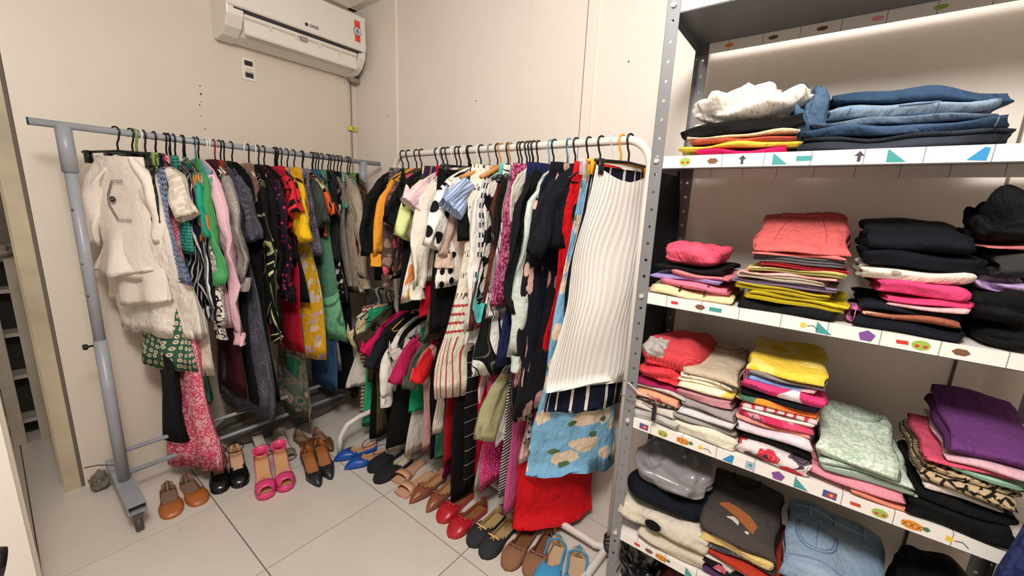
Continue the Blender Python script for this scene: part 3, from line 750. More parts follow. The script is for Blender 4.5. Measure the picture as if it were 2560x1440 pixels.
# ------------------------------------------------------------------ grey rack, left to right
CRM = '#f1e7dc'; DARK = '#1e1d22'; NAVY = '#1b2036'
stitch = simple('dark_stitching', '#5b5048', .8)
e, s, hz = G(1, 'skirt', 'jacket', 'cream jacket with flared double hem and one black button', 372, 700, solid('#f3e9de', wr=.35), W=.115, hw=.15, th=.022, hth=.03, yaw=30, ref=480, amp=.005, clip=True)
cj = solid('#f3e9de', wr=.35)
for (kk, nn) in (([(-.38, .12, .125, .026), (-.47, .16, .155, .04), (-.57, .215, .18, .05)], 22), ([(-.50, .13, .135, .024), (-.60, .17, .165, .034), (-.70, .20, .175, .042)], 20)):
    tube_cloth(kk, e, 'flounce', cj, .02, nn, 60, 12, hemw=.018, rnd=random.Random(nn))
    pz = kk[-1][0]
sleeve(-1, .11, [(.06, -.01, -.11, .03), (.12, -.02, -.2, .045), (.155, -.02, -.33, .042), (.175, -.02, -.46, .036)], e, cj, flat=.5)
sleeve(1, .11, [(.06, 0, -.11, .03), (.115, 0, -.2, .045), (.14, 0, -.33, .042), (.15, 0, -.44, .036)], e, cj, flat=.5)
m = MB(); y = -.0265
m.tube([(.03, y, -.19), (-.02, y, -.19), (-.05, y, -.25), (-.05, y-.001, -.29), (-.015, y-.004, -.35), (.05, y-.004, -.352)], .0014, 5)
m.tube([(.03, y, -.197), (-.016, y, -.197), (-.043, y, -.25), (-.043, y-.001, -.288), (-.01, y-.004, -.343), (.05, y-.004, -.345)], .0012, 5)
m.build('pocket_stitching', stitch, e)
b = MB().tube([(-.02, y-.003, -.265), (-.02, y-.009, -.265)], .011, 18).build('button', simple('button_black', '#241d1a', .3), e)
MB().tube([(-.026, y-.0095, -.265), (-.014, y-.0095, -.265)], .0012, 6).build('button_thread', WHITEP, b)
G(1, 'skirt', 'blouse', 'white pleated sheer top with a wavy hem', 402, 850, solid('#f6ede3', wr=.8), W=.13, hw=.25, th=.018, hth=.05, yaw=22, amp=.014, fq=42, ref=470)
G(1, 'skirt', 'skirt', 'long plain black pleated skirt behind the white top', 376, 1110, solid('#26262b'), W=.09, hw=.08, th=.015, hth=.025, yaw=10, amp=.006, fq=60, hc='green')
G(1, 'tank', 'top', 'dark olive camouflage sleeveless top under a tan label', 402, 560, fab('patches', '#2c3326', '#4b5638', '#1d231c', 14.0), W=.17, hc='green', yaw=10)
G(1, 'tank', 'dress', 'green dress printed with white ring flowers', 408, 935, fab('rings', '#3f6a55', '#efe6cf', '#8a5a35', 34.0), W=.13, hw=.19, th=.018, hth=.032, yaw=14, hc='white')
G(1, 'short', 'top', 'blue crochet lace top with an open mesh hem', 426, 715, fab('crochet', '#93a3c4', '#6f7fa6'), W=.18, hw=.26, hth=.03, yaw=8, amp=.006, ref=480)
G(1, 'tank', 'dress', 'long pink dress covered in small white blossoms', 440, 1188, fab('micro', '#dd5678', '#f2b3bb', 75.0, .46), W=.15, hw=.215, th=.02, hth=.06, yaw=9, amp=.016, fq=30)
G(1, 'tee', 'top', 'off-white textured top with wide draped sleeves', 440, 540, fab('micro', '#e8dfd2', '#d2c6b6', 70.0, .5), W=.17, sl='cap', sly=545, yaw=6, wh=None)
G(1, 'tank', 'skirt', 'long off-white pleated skirt seen below the striped blouse', 500, 940, solid('#e9dfd0', wr=.7), W=.12, hw=.19, hth=.045, yaw=12, amp=.012, fq=40, ref=700)
G(1, 'tank', 'dress', 'teal dress with fine pale dots', 462, 640, fab('dots', '#1f8a7c', '#a7d9cc', 70.0, .22, .2), W=.17, hw=.2, yaw=4)
G(1, 'tee', 'blouse', 'navy blouse with thin white stripes and a tied cuff', 480, 770, fab('stripes', '#1f2038', '#d9d6d4', 42.0, .28), W=.17, hw=.2, sl='long', sly=770, yaw=2)
G(1, 'tee', 'top', 'teal top printed with orange brush marks', 488, 600, fab('patches', '#1fa184', '#1c8f78', '#f2924a', 9.0), W=.18, sl='short', sly=600)
G(1, 'tee', 'blouse', 'black and white animal print blouse with long sleeve', 500, 800, fab('leopard', '#e8e2d8', '#1c1b1e', 60.0), W=.17, hw=.22, sl='long', sly=820)
G(1, 'tee', 'cardigan', 'emerald green cardigan with a long open sleeve', 516, 700, solid('#55ad69', wr=.6), W=.19, hw=.25, sl='long', sly=712, th=.02, hth=.028)
G(1, 'tee', 'shirt', 'pale pink shirt with a buttoned long cuff', 545, 820, solid('#efc2cf', wr=.5), W=.19, hw=.22, sl='long', sly=835, th=.016)
G(1, 'tee', 'top', 'light blue top squeezed behind the pink shirt', 535, 560, solid('#8fb7cf'), W=.18, hc='blue')
G(1, 'tank', 'dress', 'maroon long dress between the pink shirt and the grey blouse', 558, 1000, solid('#4a1820'), W=.17, hw=.19, hc='white')
G(1, 'tee', 'blouse', 'grey taupe blouse with embroidered white swirls', 572, 640, fab('lines', '#8d8681', '#ded8d0', 22.0), W=.18, hw=.22, sl='long', sly=700, hc='white')
G(1, 'tank', 'top', 'rust red strappy top on a red hanger', 570, 570, solid('#b4492f'), W=.17, hc='red')
G(1, 'tank', 'dress', 'dark green dotted dress hanging low behind the others', 590, 1010, fab('dots', '#17392f', '#0f1f1b', 40.0, .3, .6), W=.15, hw=.18, hth=.03)
G(1, 'tee', 'dress', 'long charcoal dress with pale paisley swirls', 607, 1052, fab('lines', '#454552', '#8e8f9c', 11.0), W=.19, hw=.29, th=.02, hth=.06, yaw=6, amp=.012, sl='short', sly=600)
G(1, 'tee', 'dress', 'long plain black dress behind the paisley dress', 634, 1010, solid(DARK), W=.19, hw=.25, hth=.02)
G(1, 'tank', 'top', 'dusty pink satin top on a white hanger', 640, 540, solid('#b08a7a', rough=.4), W=.18, hc='white')
G(1, 'tee', 'blouse', 'black blouse printed with pale lime stems', 655, 810, fab('leaf', '#151517', '#cfd39c', '#1a1a1b', 9.0), W=.19, hw=.24, sl='long', sly=830)
G(1, 'tee', 'jacket', 'black blazer right of the lime stem blouse', 672, 730, solid('#18181b'), W=.19, hw=.22, hc='white', sl='long')
G(1, 'tee', 'dress', 'purple black blouse with scattered magenta dots', 694, 750, fab('dots', '#2a2038', '#d8326e', 34.0, .2, .9), W=.2, hw=.235, sl='long', sly=755)
G(1, 'tee', 'shirt', 'black lace shirt next to the ladybird print', 712, 650, solid('#1b1a1d'), W=.19)
G(1, 'tank', 'dress', 'scarlet straight dress below the ladybird blouse', 722, 885, solid('#d51c3c', wr=.4), W=.17, hw=.23, hth=.022)
G(1, 'tee', 'blouse', 'red ladybird blouse with black dots and frilled sleeve', 728, 580, fab('dots', '#ea2f3c', '#191418', 20.0, .3, .7), W=.19, sl='cap', sly=540)
G(1, 'tee', 'dress', 'plain dark navy dress left of the yellow floral dress', 740, 760, solid('#1f2333'), W=.18, hw=.21)
G(1, 'tee', 'blouse', 'magenta blouse with small pink flowers', 748, 560, fab('floral', '#a81f6c', '#f3c7d0', '#ffe9a0', '#f7a0b8', 26.0), W=.19)
G(1, 'tee', 'blouse', 'yellow blouse with black bird prints and a flared cuff', 745, 600, fab('patches', '#f4c51f', '#f1bf1c', '#22201c', 7.0, '#f7d95f'), W=.2, sl='cap', sly=605)
G(1, 'tank', 'dress', 'mustard yellow dress with large mauve flowers', 770, 898, fab('floral', '#d9a81e', '#dcc8b8', '#c9a99a', '#7b4a48', 15.0, .34), W=.17, hw=.27, th=.018, hth=.05, yaw=8, amp=.014)
G(1, 'tank', 'dress', 'grey purple fuzzy knit vest behind the mustard dress', 786, 640, fab('micro', '#5a5468', '#8c8aa0', 80.0, .5), W=.18, hw=.22)
G(1, 'tee', 'shirt', 'dark grey-green tee with a wide folded sleeve', 792, 600, solid('#454e46'), W=.18, sl='short', sly=562)
G(1, 'tank', 'dress', 'denim blue dress with a narrow hanging sash', 808, 985, solid('#3f6590'), W=.12, hw=.17, hth=.02)
G(1, 'tee', 'top', 'orange and black top with a mint bordered sleeve', 808, 590, fab('patches', '#20191a', '#e8622e', '#b8d6a0', 10.0), W=.18, sl='short', sly=545)
G(1, 'tank', 'dress', 'mint dress with white palm leaf lines', 828, 858, fab('leaf', '#7fc79a', '#4e7f66', '#55876c', 6.0), W=.17, hw=.25, hth=.03, yaw=4)
G(1, 'skirt', 'trousers', 'slate grey trousers folded beside the palm leaf dress', 842, 655, solid('#3d4043'), W=.19, hw=.19)
G(1, 'tee', 'dress', 'black dress with white blossoms near the linen shirt', 852, 755, fab('floral', '#18161b', '#e9e4de', '#b79a86', '#f0e2c8', 18.0, .3), W=.18, hw=.21)
G(1, 'tee', 'shirt', 'grey shirt with a light placket left of the linen shirt', 862, 720, solid('#9b968c'), W=.18, hw=.2)
G(1, 'tank', 'top', 'sea green top with orange knotted neck', 872, 520, fab('patches', '#5fa58a', '#8fc8b0', '#e26a42', 12.0), W=.19)
G(1, 'tee', 'shirt', 'beige linen shirt with a long loose body', 890, 735, solid('#bcae9a'), W=.19, hw=.22, hth=.025, sl='long', sly=700)
G(1, 'tee', 'blouse', 'zebra print navy blouse at the corner end', 900, 560, fab('stripes', '#1c2446', '#e6e4de', 60.0, .4, 1.2), W=.18)
G(1, 'tank', 'dress', 'black dress with green and orange flowers', 908, 740, fab('floral', '#141614', '#3f9a45', '#dc6a3c', '#e8b9a0', 13.0, .46), W=.18, hw=.2)
G(1, 'tee', 'blouse', 'brown print blouse hanging last in the corner', 918, 620, fab('leopard', '#7a5a44', '#20180f', 40.0), W=.17)

G(1, 'tank', 'scarf', 'multicoloured sheer scarf hanging low by the paisley dress', 738, 1058, fab('patches', '#5e6b60', '#8a7a6c', '#2c6b52', 9.0, '#b09a8c'), W=.12, hw=.17, hth=.03, ref=700)
G(1, 'tank', 'dress', 'teal dress glimpsed low behind the pink blossom dress', 480, 1010, fab('micro', '#1d5a48', '#2f7a62', 60.0, .5), W=.12, hw=.16, hth=.02, ref=700)
G(1, 'tank', 'dress', 'plain black long dress beside the palm leaf dress', 864, 985, solid('#17171a'), W=.16, hw=.18, hth=.03)
G(1, 'tank', 'dress', 'silver satin dress hanging low behind the mustard dress', 822, 930, solid('#a8a49c', rough=.45), W=.12, hw=.16, hth=.02)

# ------------------------------------------------------------------ white rack, left to right
G(2, 'tee', 'top', 'black long-sleeved top at the corner end', 932, 700, solid('#1a1a1d'), W=.19, hw=.2, sl='long', sly=640, th=.025, hth=.03, ref=480)
G(2, 'tank', 'top', 'grey speckled top between black and mustard tops', 957, 660, fab('leopard', '#7a746c', '#1b1a1b', 60.0), W=.16, ref=480)
G(2, 'tee', 'shirt', 'mustard orange shirt with a hanging sleeve', 965, 600, solid('#eda032', wr=.8), W=.19, hw=.2, sl='long', sly=640, th=.018, ref=470)
G(2, 'tee', 'blouse', 'brown mesh blouse with rosy flower sprays', 985, 690, fab('floral', '#4f3d38', '#e0476c', '#8a6f60', '#e8a080', 18.0, .3), W=.18, hw=.21, sl='long', sly=690, ref=480)
G(2, 'tee', 'shirt', 'plain black tee second from the corner', 1003, 770, solid('#17181b'), W=.2, hw=.23, sl='short', sly=560, th=.022, hth=.03)
G(2, 'tee', 'dress', 'dark green lace dress with a scalloped hem', 1028, 775, fab('micro', '#20362f', '#0d1a17', 60.0, .5), W=.19, hw=.235, sl='cap', sly=480, hc='grey')
G(2, 'tee', 'top', 'pale lime top with a rounded sleeve', 1030, 600, solid('#dbe7a0'), W=.19, sl='short', sly=595, ref=520)
G(2, 'tank', 'top', 'purple and black top with gold trim', 1040, 580, fab('check', '#332a52', '#c8a94a', 14.0, .08), W=.19)
G(2, 'tank', 'skirt', 'white skirt hem with yellow and orange brush print', 1040, 755, fab('patches', '#efe9e2', '#f4efe8', '#f0c02e', 9.0, '#e89048'), W=.16, hw=.26, hth=.03, hc='white')
G(2, 'tee', 'blouse', 'light pink blouse with fluttering frilled sleeve', 1052, 560, solid('#efd3d8'), W=.2, sl='cap', sly=520, th=.02, hc='white')
G(2, 'tee', 'shirt', 'ivory shirt with a narrow long sleeve', 1068, 700, solid('#eee6da'), W=.2, sl='long', sly=720, hw=.22, hc='white')
G(2, 'tank', 'dress', 'red velvet dress glimpsed behind the paisley one', 1072, 800, solid('#c8142a'), W=.18, hw=.23)
G(2, 'tank', 'dress', 'brown paisley dress with pale swirls', 1080, 860, fab('lines', '#3c302b', '#a8998a', 30.0), W=.18, hw=.23, hth=.02)
G(2, 'tee', 'cardigan', 'tan beaded knit jacket edge beside the polka dots', 1092, 640, fab('micro', '#8d7a55', '#5d4d33', 120.0, .5), W=.19)
G(2, 'pants', 'trousers', 'black long trousers hanging below the polka dot top', 1094, 840, solid('#1b1b1f'), W=.19, hw=.235, hth=.03)
G(2, 'tee', 'top', 'white top with big black polka dots', 1106, 725, fab('dots', '#f3eee6', '#17171a', 17.0, .3, .3), W=.22, hw=.26, th=.022, hth=.03, sl='short', sly=620, hc='white')
G(2, 'tee', 'blouse', 'blush pink satin blouse right of the polka dots', 1132, 720, solid('#dcc0b0', rough=.45), W=.16, hw=.2, sl='long', sly=640)
G(2, 'tee', 'top', 'light blue striped top with a frilled short sleeve', 1150, 560, fab('stripev', '#7f98c8', '#c9d4ea', 90.0, .4), W=.2, sl='cap', sly=525, hc='grey')
G(2, 'tank', 'top', 'black square-shouldered top left of the wooden hangers', 1152, 600, solid('#151619'), W=.2, th=.03, ref=430)
G(2, 'tank', 'dress', 'long cream lace dress with red striped flounce', 1150, 1005, fab('bands', '#e3dfcf', '#b5413f', '#ece2cf', -.80, -.64), W=.2, hw=.33, th=.025, hth=.09, yaw=-14, amp=.02, fq=26, hc='wooden', ref=470)
G(2, 'tee', 'shirt', 'white shirt with a very long narrow sleeve', 1206, 640, solid('#f0ece4'), W=.16, sl='long', sly=830, ref=470)
G(2, 'tee', 'dress', 'navy dress with a white greek key pattern', 1206, 745, fab('check', '#1f2850', '#eeece6', 26.0, .45), W=.19, hw=.23, hc='wooden')
G(2, 'tee', 'dress', 'black and white daisy print dress', 1216, 760, fab('floral', '#16161a', '#f1eee8', '#e9e5de', '#e8d24a', 14.0, .42), W=.19, hw=.23)
G(2, 'tank', 'dress', 'brown scarf dress with turquoise patches', 1228, 830, fab('patches', '#6b3a2c', '#50231f', '#62c9c2', 6.5), W=.17, hw=.27, hth=.035, yaw=-6, amp=.012)
G(2, 'tank', 'dress', 'black and white dress with large inked leaves', 1238, 945, fab('leaf', '#efece6', '#1b1b1f', '#232328', 8.0), W=.17, hw=.27, hth=.04, yaw=-8, amp=.012)
G(2, 'tee', 'blouse', 'dark brown sheer blouse beside the inked leaf dress', 1246, 690, solid('#382722'), W=.19)
G(2, 'tank', 'dress', 'grey dress with white feathered flowers', 1254, 800, fab('leaf', '#d8d5d2', '#2a282c', '#8f8a8c', 12.0), W=.18, hw=.235)
G(2, 'tank', 'dress', 'magenta lace edged dress left of the navy one', 1262, 765, fab('micro', '#8c1f4e', '#d27aa0', 80.0, .5), W=.18, hw=.225)
G(2, 'tee', 'shirt', 'cream tee tucked in front of the navy dress', 1280, 560, solid('#ece9da'), W=.19)
G(2, 'tank', 'dress', 'long navy blue dress with a plain skirt', 1292, 915, solid('#1d2550'), W=.2, hw=.28, th=.02, hth=.035, ref=470)
G(2, 'tee', 'jacket', 'black long cardigan between navy dress and mint shirt', 1308, 860, solid('#1c1c20'), W=.2, hw=.25, th=.02, hth=.025, sl='long', hc='blue')
G(2, 'tee', 'shirt', 'pale mint button shirt with a long cuffed sleeve', 1336, 880, solid('#c8d3cc', wr=.8), W=.19, hw=.24, sl='long', sly=890, th=.02, hc='blue', yaw=-6)
G(2, 'tee', 'dress', 'midnight blue tunic right of the mint shirt', 1350, 950, solid('#1b2340'), W=.2, hw=.24, th=.02)
G(2, 'tank', 'dress', 'long dark dress printed with pink lily leaves', 1352, 1040, fab('floral', '#1e1e2a', '#c08a88', '#d2aaa0', '#8a5a60', 13.0, .2, .38), W=.18, hw=.27, th=.02, hth=.05, yaw=-10, amp=.012, sl='long', sly=1045)
G(2, 'tee', 'jacket', 'dark navy zip jacket with a stand collar', 1378, 620, solid('#1c2130'), W=.2, hw=.2, th=.035, hth=.035, sl='short', sly=640, yaw=-8)
G(2, 'tank', 'dress', 'long scarlet red dress with a gathered waist', 1396, 1330, solid('#d8121e', rough=.7), W=.17, hw=.25, th=.014, hth=.034, yaw=-15, amp=.009, sx=-.672, sway=-.075, twist=-19, fl=.16, fq=30, ref=450)
G(2, 'skirt', 'dress', 'light blue pleated dress with large cream roses', 1437, 1205, fab('floral', '#7fb6da', '#f2e4cc', '#ecd9bd', '#dfae84', '#55704a', 8.5, .30), W=.145, hw=.245, th=.010, hth=.028, yaw=-15, amp=.009, fq=60, sx=-.624, sway=-.028, twist=-19, fl=.15, ref=450, hc='clear', sag=.03)
G(2, 'skirt', 'dress', 'navy pinstripe gathered dress', 1449, 1040, fab('stripev', '#1b2140', '#e6e2da', 26.0, .16), W=.15, hw=.205, th=.009, hth=.02, yaw=-15, amp=.006, fq=46, sx=-.594, sway=-.022, twist=-17, fl=.15, ref=450, hc='orange')
G(2, 'skirt', 'skirt', 'white textured skirt with an elastic waist', 1476, 982, fab('rib', '#f6f4ee', '#f1efe9', 75.0, 0.0, .004), W=.165, hw=.245, th=.015, hth=.026, yaw=-15, amp=.010, fq=22, sx=-.565, sway=-.02, twist=-17, fl=.155, ref=450, sag=.045, hc='black')

# low rail ---------------------------------------------------------
LO = [
 ('tee', 'shirt', 'white long shirt at the far left', 886, 975, solid('#ddd8ce'), dict(W=.17, hw=.235, hth=.03, hc='white')),
 ('tank', 'dress', 'brown and cream zigzag knit dress', 893, 1048, fab('zigzag', '#6e231d', '#e4cdb4', 42.0), dict(W=.15, hw=.17, th=.03, hth=.035, hc='blue')),
 ('tee', 'top', 'pale yellow short-sleeved top', 897, 860, solid('#e6d7a8'), dict(W=.16, sl='short', sly=850)),
 ('tank', 'dress', 'bright green ribbed dress', 905, 1070, solid('#2aa574'), dict(W=.17, hw=.19, hth=.03)),
 ('tee', 'shirt', 'olive brown tee with a wide sleeve', 913, 960, solid('#4a3d2c'), dict(W=.19, sl='short', sly=860, th=.02)),
 ('tee', 'dress', 'long black dress by the olive tee', 925, 1095, solid('#18191b'), dict(W=.17, hw=.19, th=.02, hth=.035)),
 ('tee', 'dress', 'long olive green dress', 935, 1085, solid('#5b5234'), dict(W=.16, hw=.17)),
 ('tee', 'top', 'hot magenta short-sleeved top', 938, 890, solid('#d8175c'), dict(W=.19, sl='short', sly=890)),
 ('tee', 'shirt', 'dark slate tee beside the magenta top', 950, 960, solid('#33333d'), dict(W=.19, sl='short', sly=920, th=.02)),
 ('tee', 'top', 'coral edged black top with an orange label', 965, 900, solid('#22201f'), dict(W=.19, hc='orange')),
 ('tee', 'shirt', 'white shirt with long cuffed sleeve', 980, 985, solid('#efece6'), dict(W=.2, sl='long', sly=990, th=.02, hc='white')),
 ('tee', 'dress', 'long heavy black dress in the middle', 990, 1125, solid('#141416'), dict(W=.19, hw=.25, th=.03, hth=.06)),
 ('tee', 'shirt', 'grey tee with black printed letters', 1002, 950, fab('patches', '#cfc8c0', '#d8d2ca', '#2e3440', 16.0), dict(W=.19, sl='short', sly=900, hc='white')),
 ('tee', 'blouse', 'raspberry blouse with a tasselled sleeve', 1018, 950, solid('#bb2355'), dict(W=.2, sl='cap', sly=955, th=.03, ref=850)),
 ('tank', 'dress', 'white sheer long skirt', 1030, 1140, solid('#dcd9d2', rough=.5), dict(W=.16, hw=.22, hth=.04)),
 ('tank', 'dress', 'emerald green narrow dress', 1034, 1035, solid('#129a6b'), dict(W=.18, hw=.2)),
 ('tee', 'shirt', 'greyish green tee with denim hem', 1045, 960, solid('#5f6a5c'), dict(W=.18, sl='short', sly=970)),
 ('tank', 'dress', 'dusty pink long dress', 1058, 1128, solid('#c99a98', rough=.6), dict(W=.18, hw=.2, hth=.04)),
 ('tee', 'top', 'pink and red blocked pointed top', 1064, 940, fab('patches', '#e2a39b', '#dba097', '#d3202a', 5.0), dict(W=.2, sl='cap', sly=955, th=.03)),
 ('tank', 'trousers', 'black cropped trousers with a pale hem', 1080, 1150, solid('#1c1c20'), dict(W=.17, hw=.18, hth=.03)),
 ('tank', 'dress', 'bone white dress with black brush bands', 1092, 1090, fab('patches', '#efe5d6', '#ece0d0', '#1f1c1c', 6.0), dict(W=.18, hw=.21)),
 ('tank', 'dress', 'deep green dress with a short panel', 1103, 1150, solid('#2d5a46'), dict(W=.17, hw=.19)),
 ('tank', 'dress', 'fuchsia crumpled dress', 1112, 1195, solid('#b81f86'), dict(W=.16, hw=.17)),
 ('tank', 'skirt', 'crimson narrow skirt behind the black trousers', 1122, 1165, solid('#a81226'), dict(W=.16, hw=.17)),
 ('pants', 'trousers', 'long black trousers reaching the shoes', 1140, 1252, solid('#17171a'), dict(W=.19, hw=.22, th=.035, hth=.05, ref=1000)),
 ('pants', 'trousers', 'black trousers with thin white ring lines', 1165, 1215, fab('stripeh', '#1b1a20', '#d8d6d4', 14.0, .03), dict(W=.19, hw=.19, th=.03, hth=.03, ref=1000)),
 ('tank', 'dress', 'crimson red ruffled dress', 1188, 1185, solid('#c9123a'), dict(W=.18, hw=.19, hth=.03, ref=1000)),
 ('tank', 'dress', 'ivory slip hanging low', 1196, 1235, solid('#ece5d8'), dict(W=.17, hw=.18, hth=.025, ref=1000)),
 ('tank', 'dress', 'bright pink dress with white dots', 1214, 1225, fab('dots', '#e23a86', '#ffe4ec', 60.0, .17, .6), dict(W=.18, hw=.2, hth=.04, ref=1000)),
 ('tee', 'shirt', 'khaki green tee with a plain sleeve', 1242, 1090, solid('#a5a27a'), dict(W=.2, sl='short', sly=1095, th=.02, ref=930)),
 ('tee', 'shirt', 'light grey top with white lower half', 1256, 1120, fab('patches', '#c9c7c4', '#efeae4', '#f2efe9', 3.0), dict(W=.19, hw=.22, ref=930)),
 ('tank', 'dress', 'black and white striped dress', 1268, 1245, fab('stripeh', '#efebe4', '#1b1a1d', 75.0, .5), dict(W=.17, hw=.2, hth=.03, ref=1000)),
 ('tank', 'dress', 'long rose pink dress reaching lowest', 1290, 1290, solid('#cf5a92'), dict(W=.2, hw=.22, hth=.035, ref=950)),
 ('tee', 'blouse', 'blush knit blouse with ribbed cuff', 1312, 1150, solid('#e2bdb2'), dict(W=.17, hw=.19, hth=.03, ref=1000)),
 ('tee', 'blouse', 'leopard print blouse in black and grey', 1322, 1110, fab('leopard', '#b9b2aa', '#18171a', 42.0), dict(W=.18, hw=.21, hth=.035, ref=1000)),
]
for (k, n, s_, px, hy, mt, o) in LO: G(3, k, n, s_, px, hy, mt, **o)
# ------------------------------------------------------------------ folded clothes on the shelves
TOP = {1: SHZ[1], 2: SHZ[2], 3: SHZ[3], 4: SHZ[4]}
NM = {1: 'second shelf from the top', 2: 'middle shelf', 3: 'fourth shelf from the top', 4: 'lowest papered shelf'}
YF = SY0+.012
def stack(shelf, cx, bottom, items, where, yf=YF, depth=.27):
    """items top to bottom: (name, cat, label, top row at cx, xl, xr, material, options)"""
    z0 = TOP[shelf]; zb = onY(cx, bottom, yf).z; out = []
    def Z(py): return z0+max(0, onY(cx, py, yf).z-zb)
    for i, (nm, cat, lab, ty, xl, xr, mat, o) in enumerate(items):
        o = dict(o); by = items[i+1][3] if i+1 < len(items) else bottom
        za, zt = Z(by)+.0006, Z(ty)-.0006; zm = (za+zt)/2
        q = o.pop('py', (ty+by)/2); yy = yf+o.pop('dy', 0)
        # the row at each end follows the shelf slope, so use the height, not the row
        def xat(px):
            lo, hi = -1.0, 1.2
            for _ in range(40):
                m_ = (lo+hi)/2; v = Vector((m_, yy, zm-H)); c = 1280+FPX*v.dot(RT)/v.dot(FW)
                if c > px: hi = m_
                else: lo = m_
            return (lo+hi)/2
        x0, x1 = xat(xl), xat(xr); x0 = max(x0, SX0+.006)
        g = 'folded clothes on the '+NM[shelf]
        kind = o.pop('kind', 'fold'); dp = o.pop('depth', depth); ex = o.pop('extra', 0); mo = o.pop('mats', None)
        dp = min(dp, SY1-.012-yy)
        if kind == 'fold':
            ob = item(nm, lab, cat, x0, x1, yy, za, zt+ex, mat, g, depth=dp, **o)
        else:
            ob = lump((x0+x1)/2, yy+dp/2, za, x1-x0, dp, zt-za+ex, mat, nm, seed=i+shelf*7+int(cx), **o); tag(ob, lab, cat, g)
        out.append((ob, x0, x1, yy, za, zt))
    return out
L = lambda n: dict(layers=n)
W_ = solid('#ece7de')
stack(1, 1850, 376, [
 ('blouse', 'blouse', 'crumpled white eyelet blouse on top of the small stack at the upper left', 245, 1728, 1985, fab('eyelet', '#f2efe9', '#c9c2b8'), dict(kind='lump', extra=.03, nz=.30, sc=12, rot=.12, fold=.9, depth=.2)),
 ('trousers', 'trousers', 'folded black trousers under the crumpled white eyelet blouse', 293, 1706, 2008, solid('#1a191c'), dict(layers=2, rise=.015, tilt=.02)),
 ('shirt', 'shirt', 'folded beige shorts between the black trousers and the rust piece', 324, 1716, 1996, solid('#dcc6a2'), L(2)),
 ('shirt', 'shirt', 'folded rust orange garment in the small upper left stack', 334, 1730, 1996, solid('#c25a45'), L(2)),
 ('shirt', 'shirt', 'folded bright yellow garment with a hanging left edge on the upper shelf', 348, 1694, 1998, solid('#f0d24e'), L(2)),
 ('shirt', 'shirt', 'folded magenta garment at the bottom of the small upper left stack', 361, 1740, 1965, solid('#d81f66'), L(1)),
], '')
st = stack(1, 2270, 363, [
 ('jeans', 'jeans', 'dark blue folded jeans topmost in the denim stack', 216, 2078, 2530, fab('denim', '#37506f', '#263c55'), dict(layers=2, wob=.006, tilt=-.03)),
 ('jeans', 'jeans', 'pale washed blue folded jeans second in the denim stack', 250, 2072, 2496, fab('denim', '#93a9bf', '#748fa9'), dict(layers=2, wob=.005)),
 ('jeans', 'jeans', 'faded mid blue jeans with light patches in the denim stack', 282, 2030, 2495, fab('denim', '#75899f', '#33475f'), dict(layers=2)),
 ('jeans', 'jeans', 'indigo jeans with visible side seam in the denim stack', 300, 2012, 2528, fab('denim', '#466083', '#2b4058'), dict(layers=2)),
 ('jeans', 'jeans', 'dark grey blue jeans at the bottom of the denim stack', 326, 2006, 2538, fab('denim', '#3a414d', '#2b313b'), dict(layers=3)),
], '')
dst = simple('denim_stitch', '#6c86a6', .8); dsd = simple('denim_seam', '#2a3f5a', .8)
def frontseam(rec, pts, r, mat, name='side_seam'):
    o, x0, x1, yy, za, zt = rec; me = o.data
    T = BVHTree.FromPolygons([v.co for v in me.vertices], [tuple(p.vertices) for p in me.polygons]); out = []
    for fx, fz in pts:
        h = T.ray_cast(Vector((x0+(x1-x0)*fx, yy-.2, za+(zt-za)*fz)), Vector((0, 1, 0)))
        if h[0]: out.append(h[0]-Vector((0, r*.5, 0)))
    if len(out) > 2: return MB().tube(out, r, 6).build(name, mat, o)
frontseam(st[1], [(.1+.006*q, .05+.11*q) for q in range(9)], .0014, dst); frontseam(st[1], [(.68, .05+.11*q) for q in range(9)], .0012, dst, 'hem_stitching')
frontseam(st[0], [(.93, .05+.11*q) for q in range(9)], .0014, dsd, 'hem_stitching'); frontseam(st[3], [(.94, .05+.11*q) for q in range(9)], .0014, dst, 'hem_stitching')
frontseam(st[1], [(.45+.03*q, .85) for q in range(9)], .0018, dst, 'pocket_edge')
# bunched waistband hanging at the left of the jeans
a = onY(2035, 300, YF)
tag(lump(a.x, YF+.09, TOP[1]+.003, .075, .15, .115, fab('denim', '#5b7694', '#314964'), 'denim_skirt', seed=5, nz=.4, sc=16, fold=1.0), 'bunched blue denim skirt at the left end of the denim stack', 'skirt', 'folded clothes on the second shelf from the top')
st = stack(2, 1725, 752, [
 ('shirt', 'shirt', 'hot pink crumpled sports top on the left stack of the middle shelf', 645, 1642, 1797, solid('#f8607c', wr=.9), dict(kind='lump', extra=.03, nz=.12, sc=10, sq=.5, fold=.5, dy=.02, depth=.22)),
 ('shorts', 'shorts', 'folded black shorts directly under the hot pink sports top', 677, 1634, 1805, solid('#1b1920'), dict(layers=2, dy=.01)),
 ('shorts', 'shorts', 'folded salmon pink shorts under the black shorts', 688, 1680, 1820, solid('#ee8c95'), dict(layers=2)),
 ('shorts', 'shorts', 'folded lavender shorts peeking out at the left of the pink stack', 698, 1626, 1800, solid('#a592cc'), dict(layers=2)),
 ('shorts', 'shorts', 'folded pink shorts with black drawstring ends', 710, 1655, 1822, solid('#ec7d98'), dict(layers=2)),
 ('shorts', 'shorts', 'folded cream shorts at the bottom of the pink stack', 730, 1622, 1826, solid('#f0dcae'), dict(layers=2)),
], '')
o, x0, x1, yy, za, zt = st[4]
for q in (.35, .72): MB().tube([(x0+(x1-x0)*q, yy-.004, zt-.002), (x0+(x1-x0)*q-.006, yy-.006, zt-.018), (x0+(x1-x0)*q-.01, yy-.006, zt-.03)], .003, 7).build('drawstring', BLACKP, o)
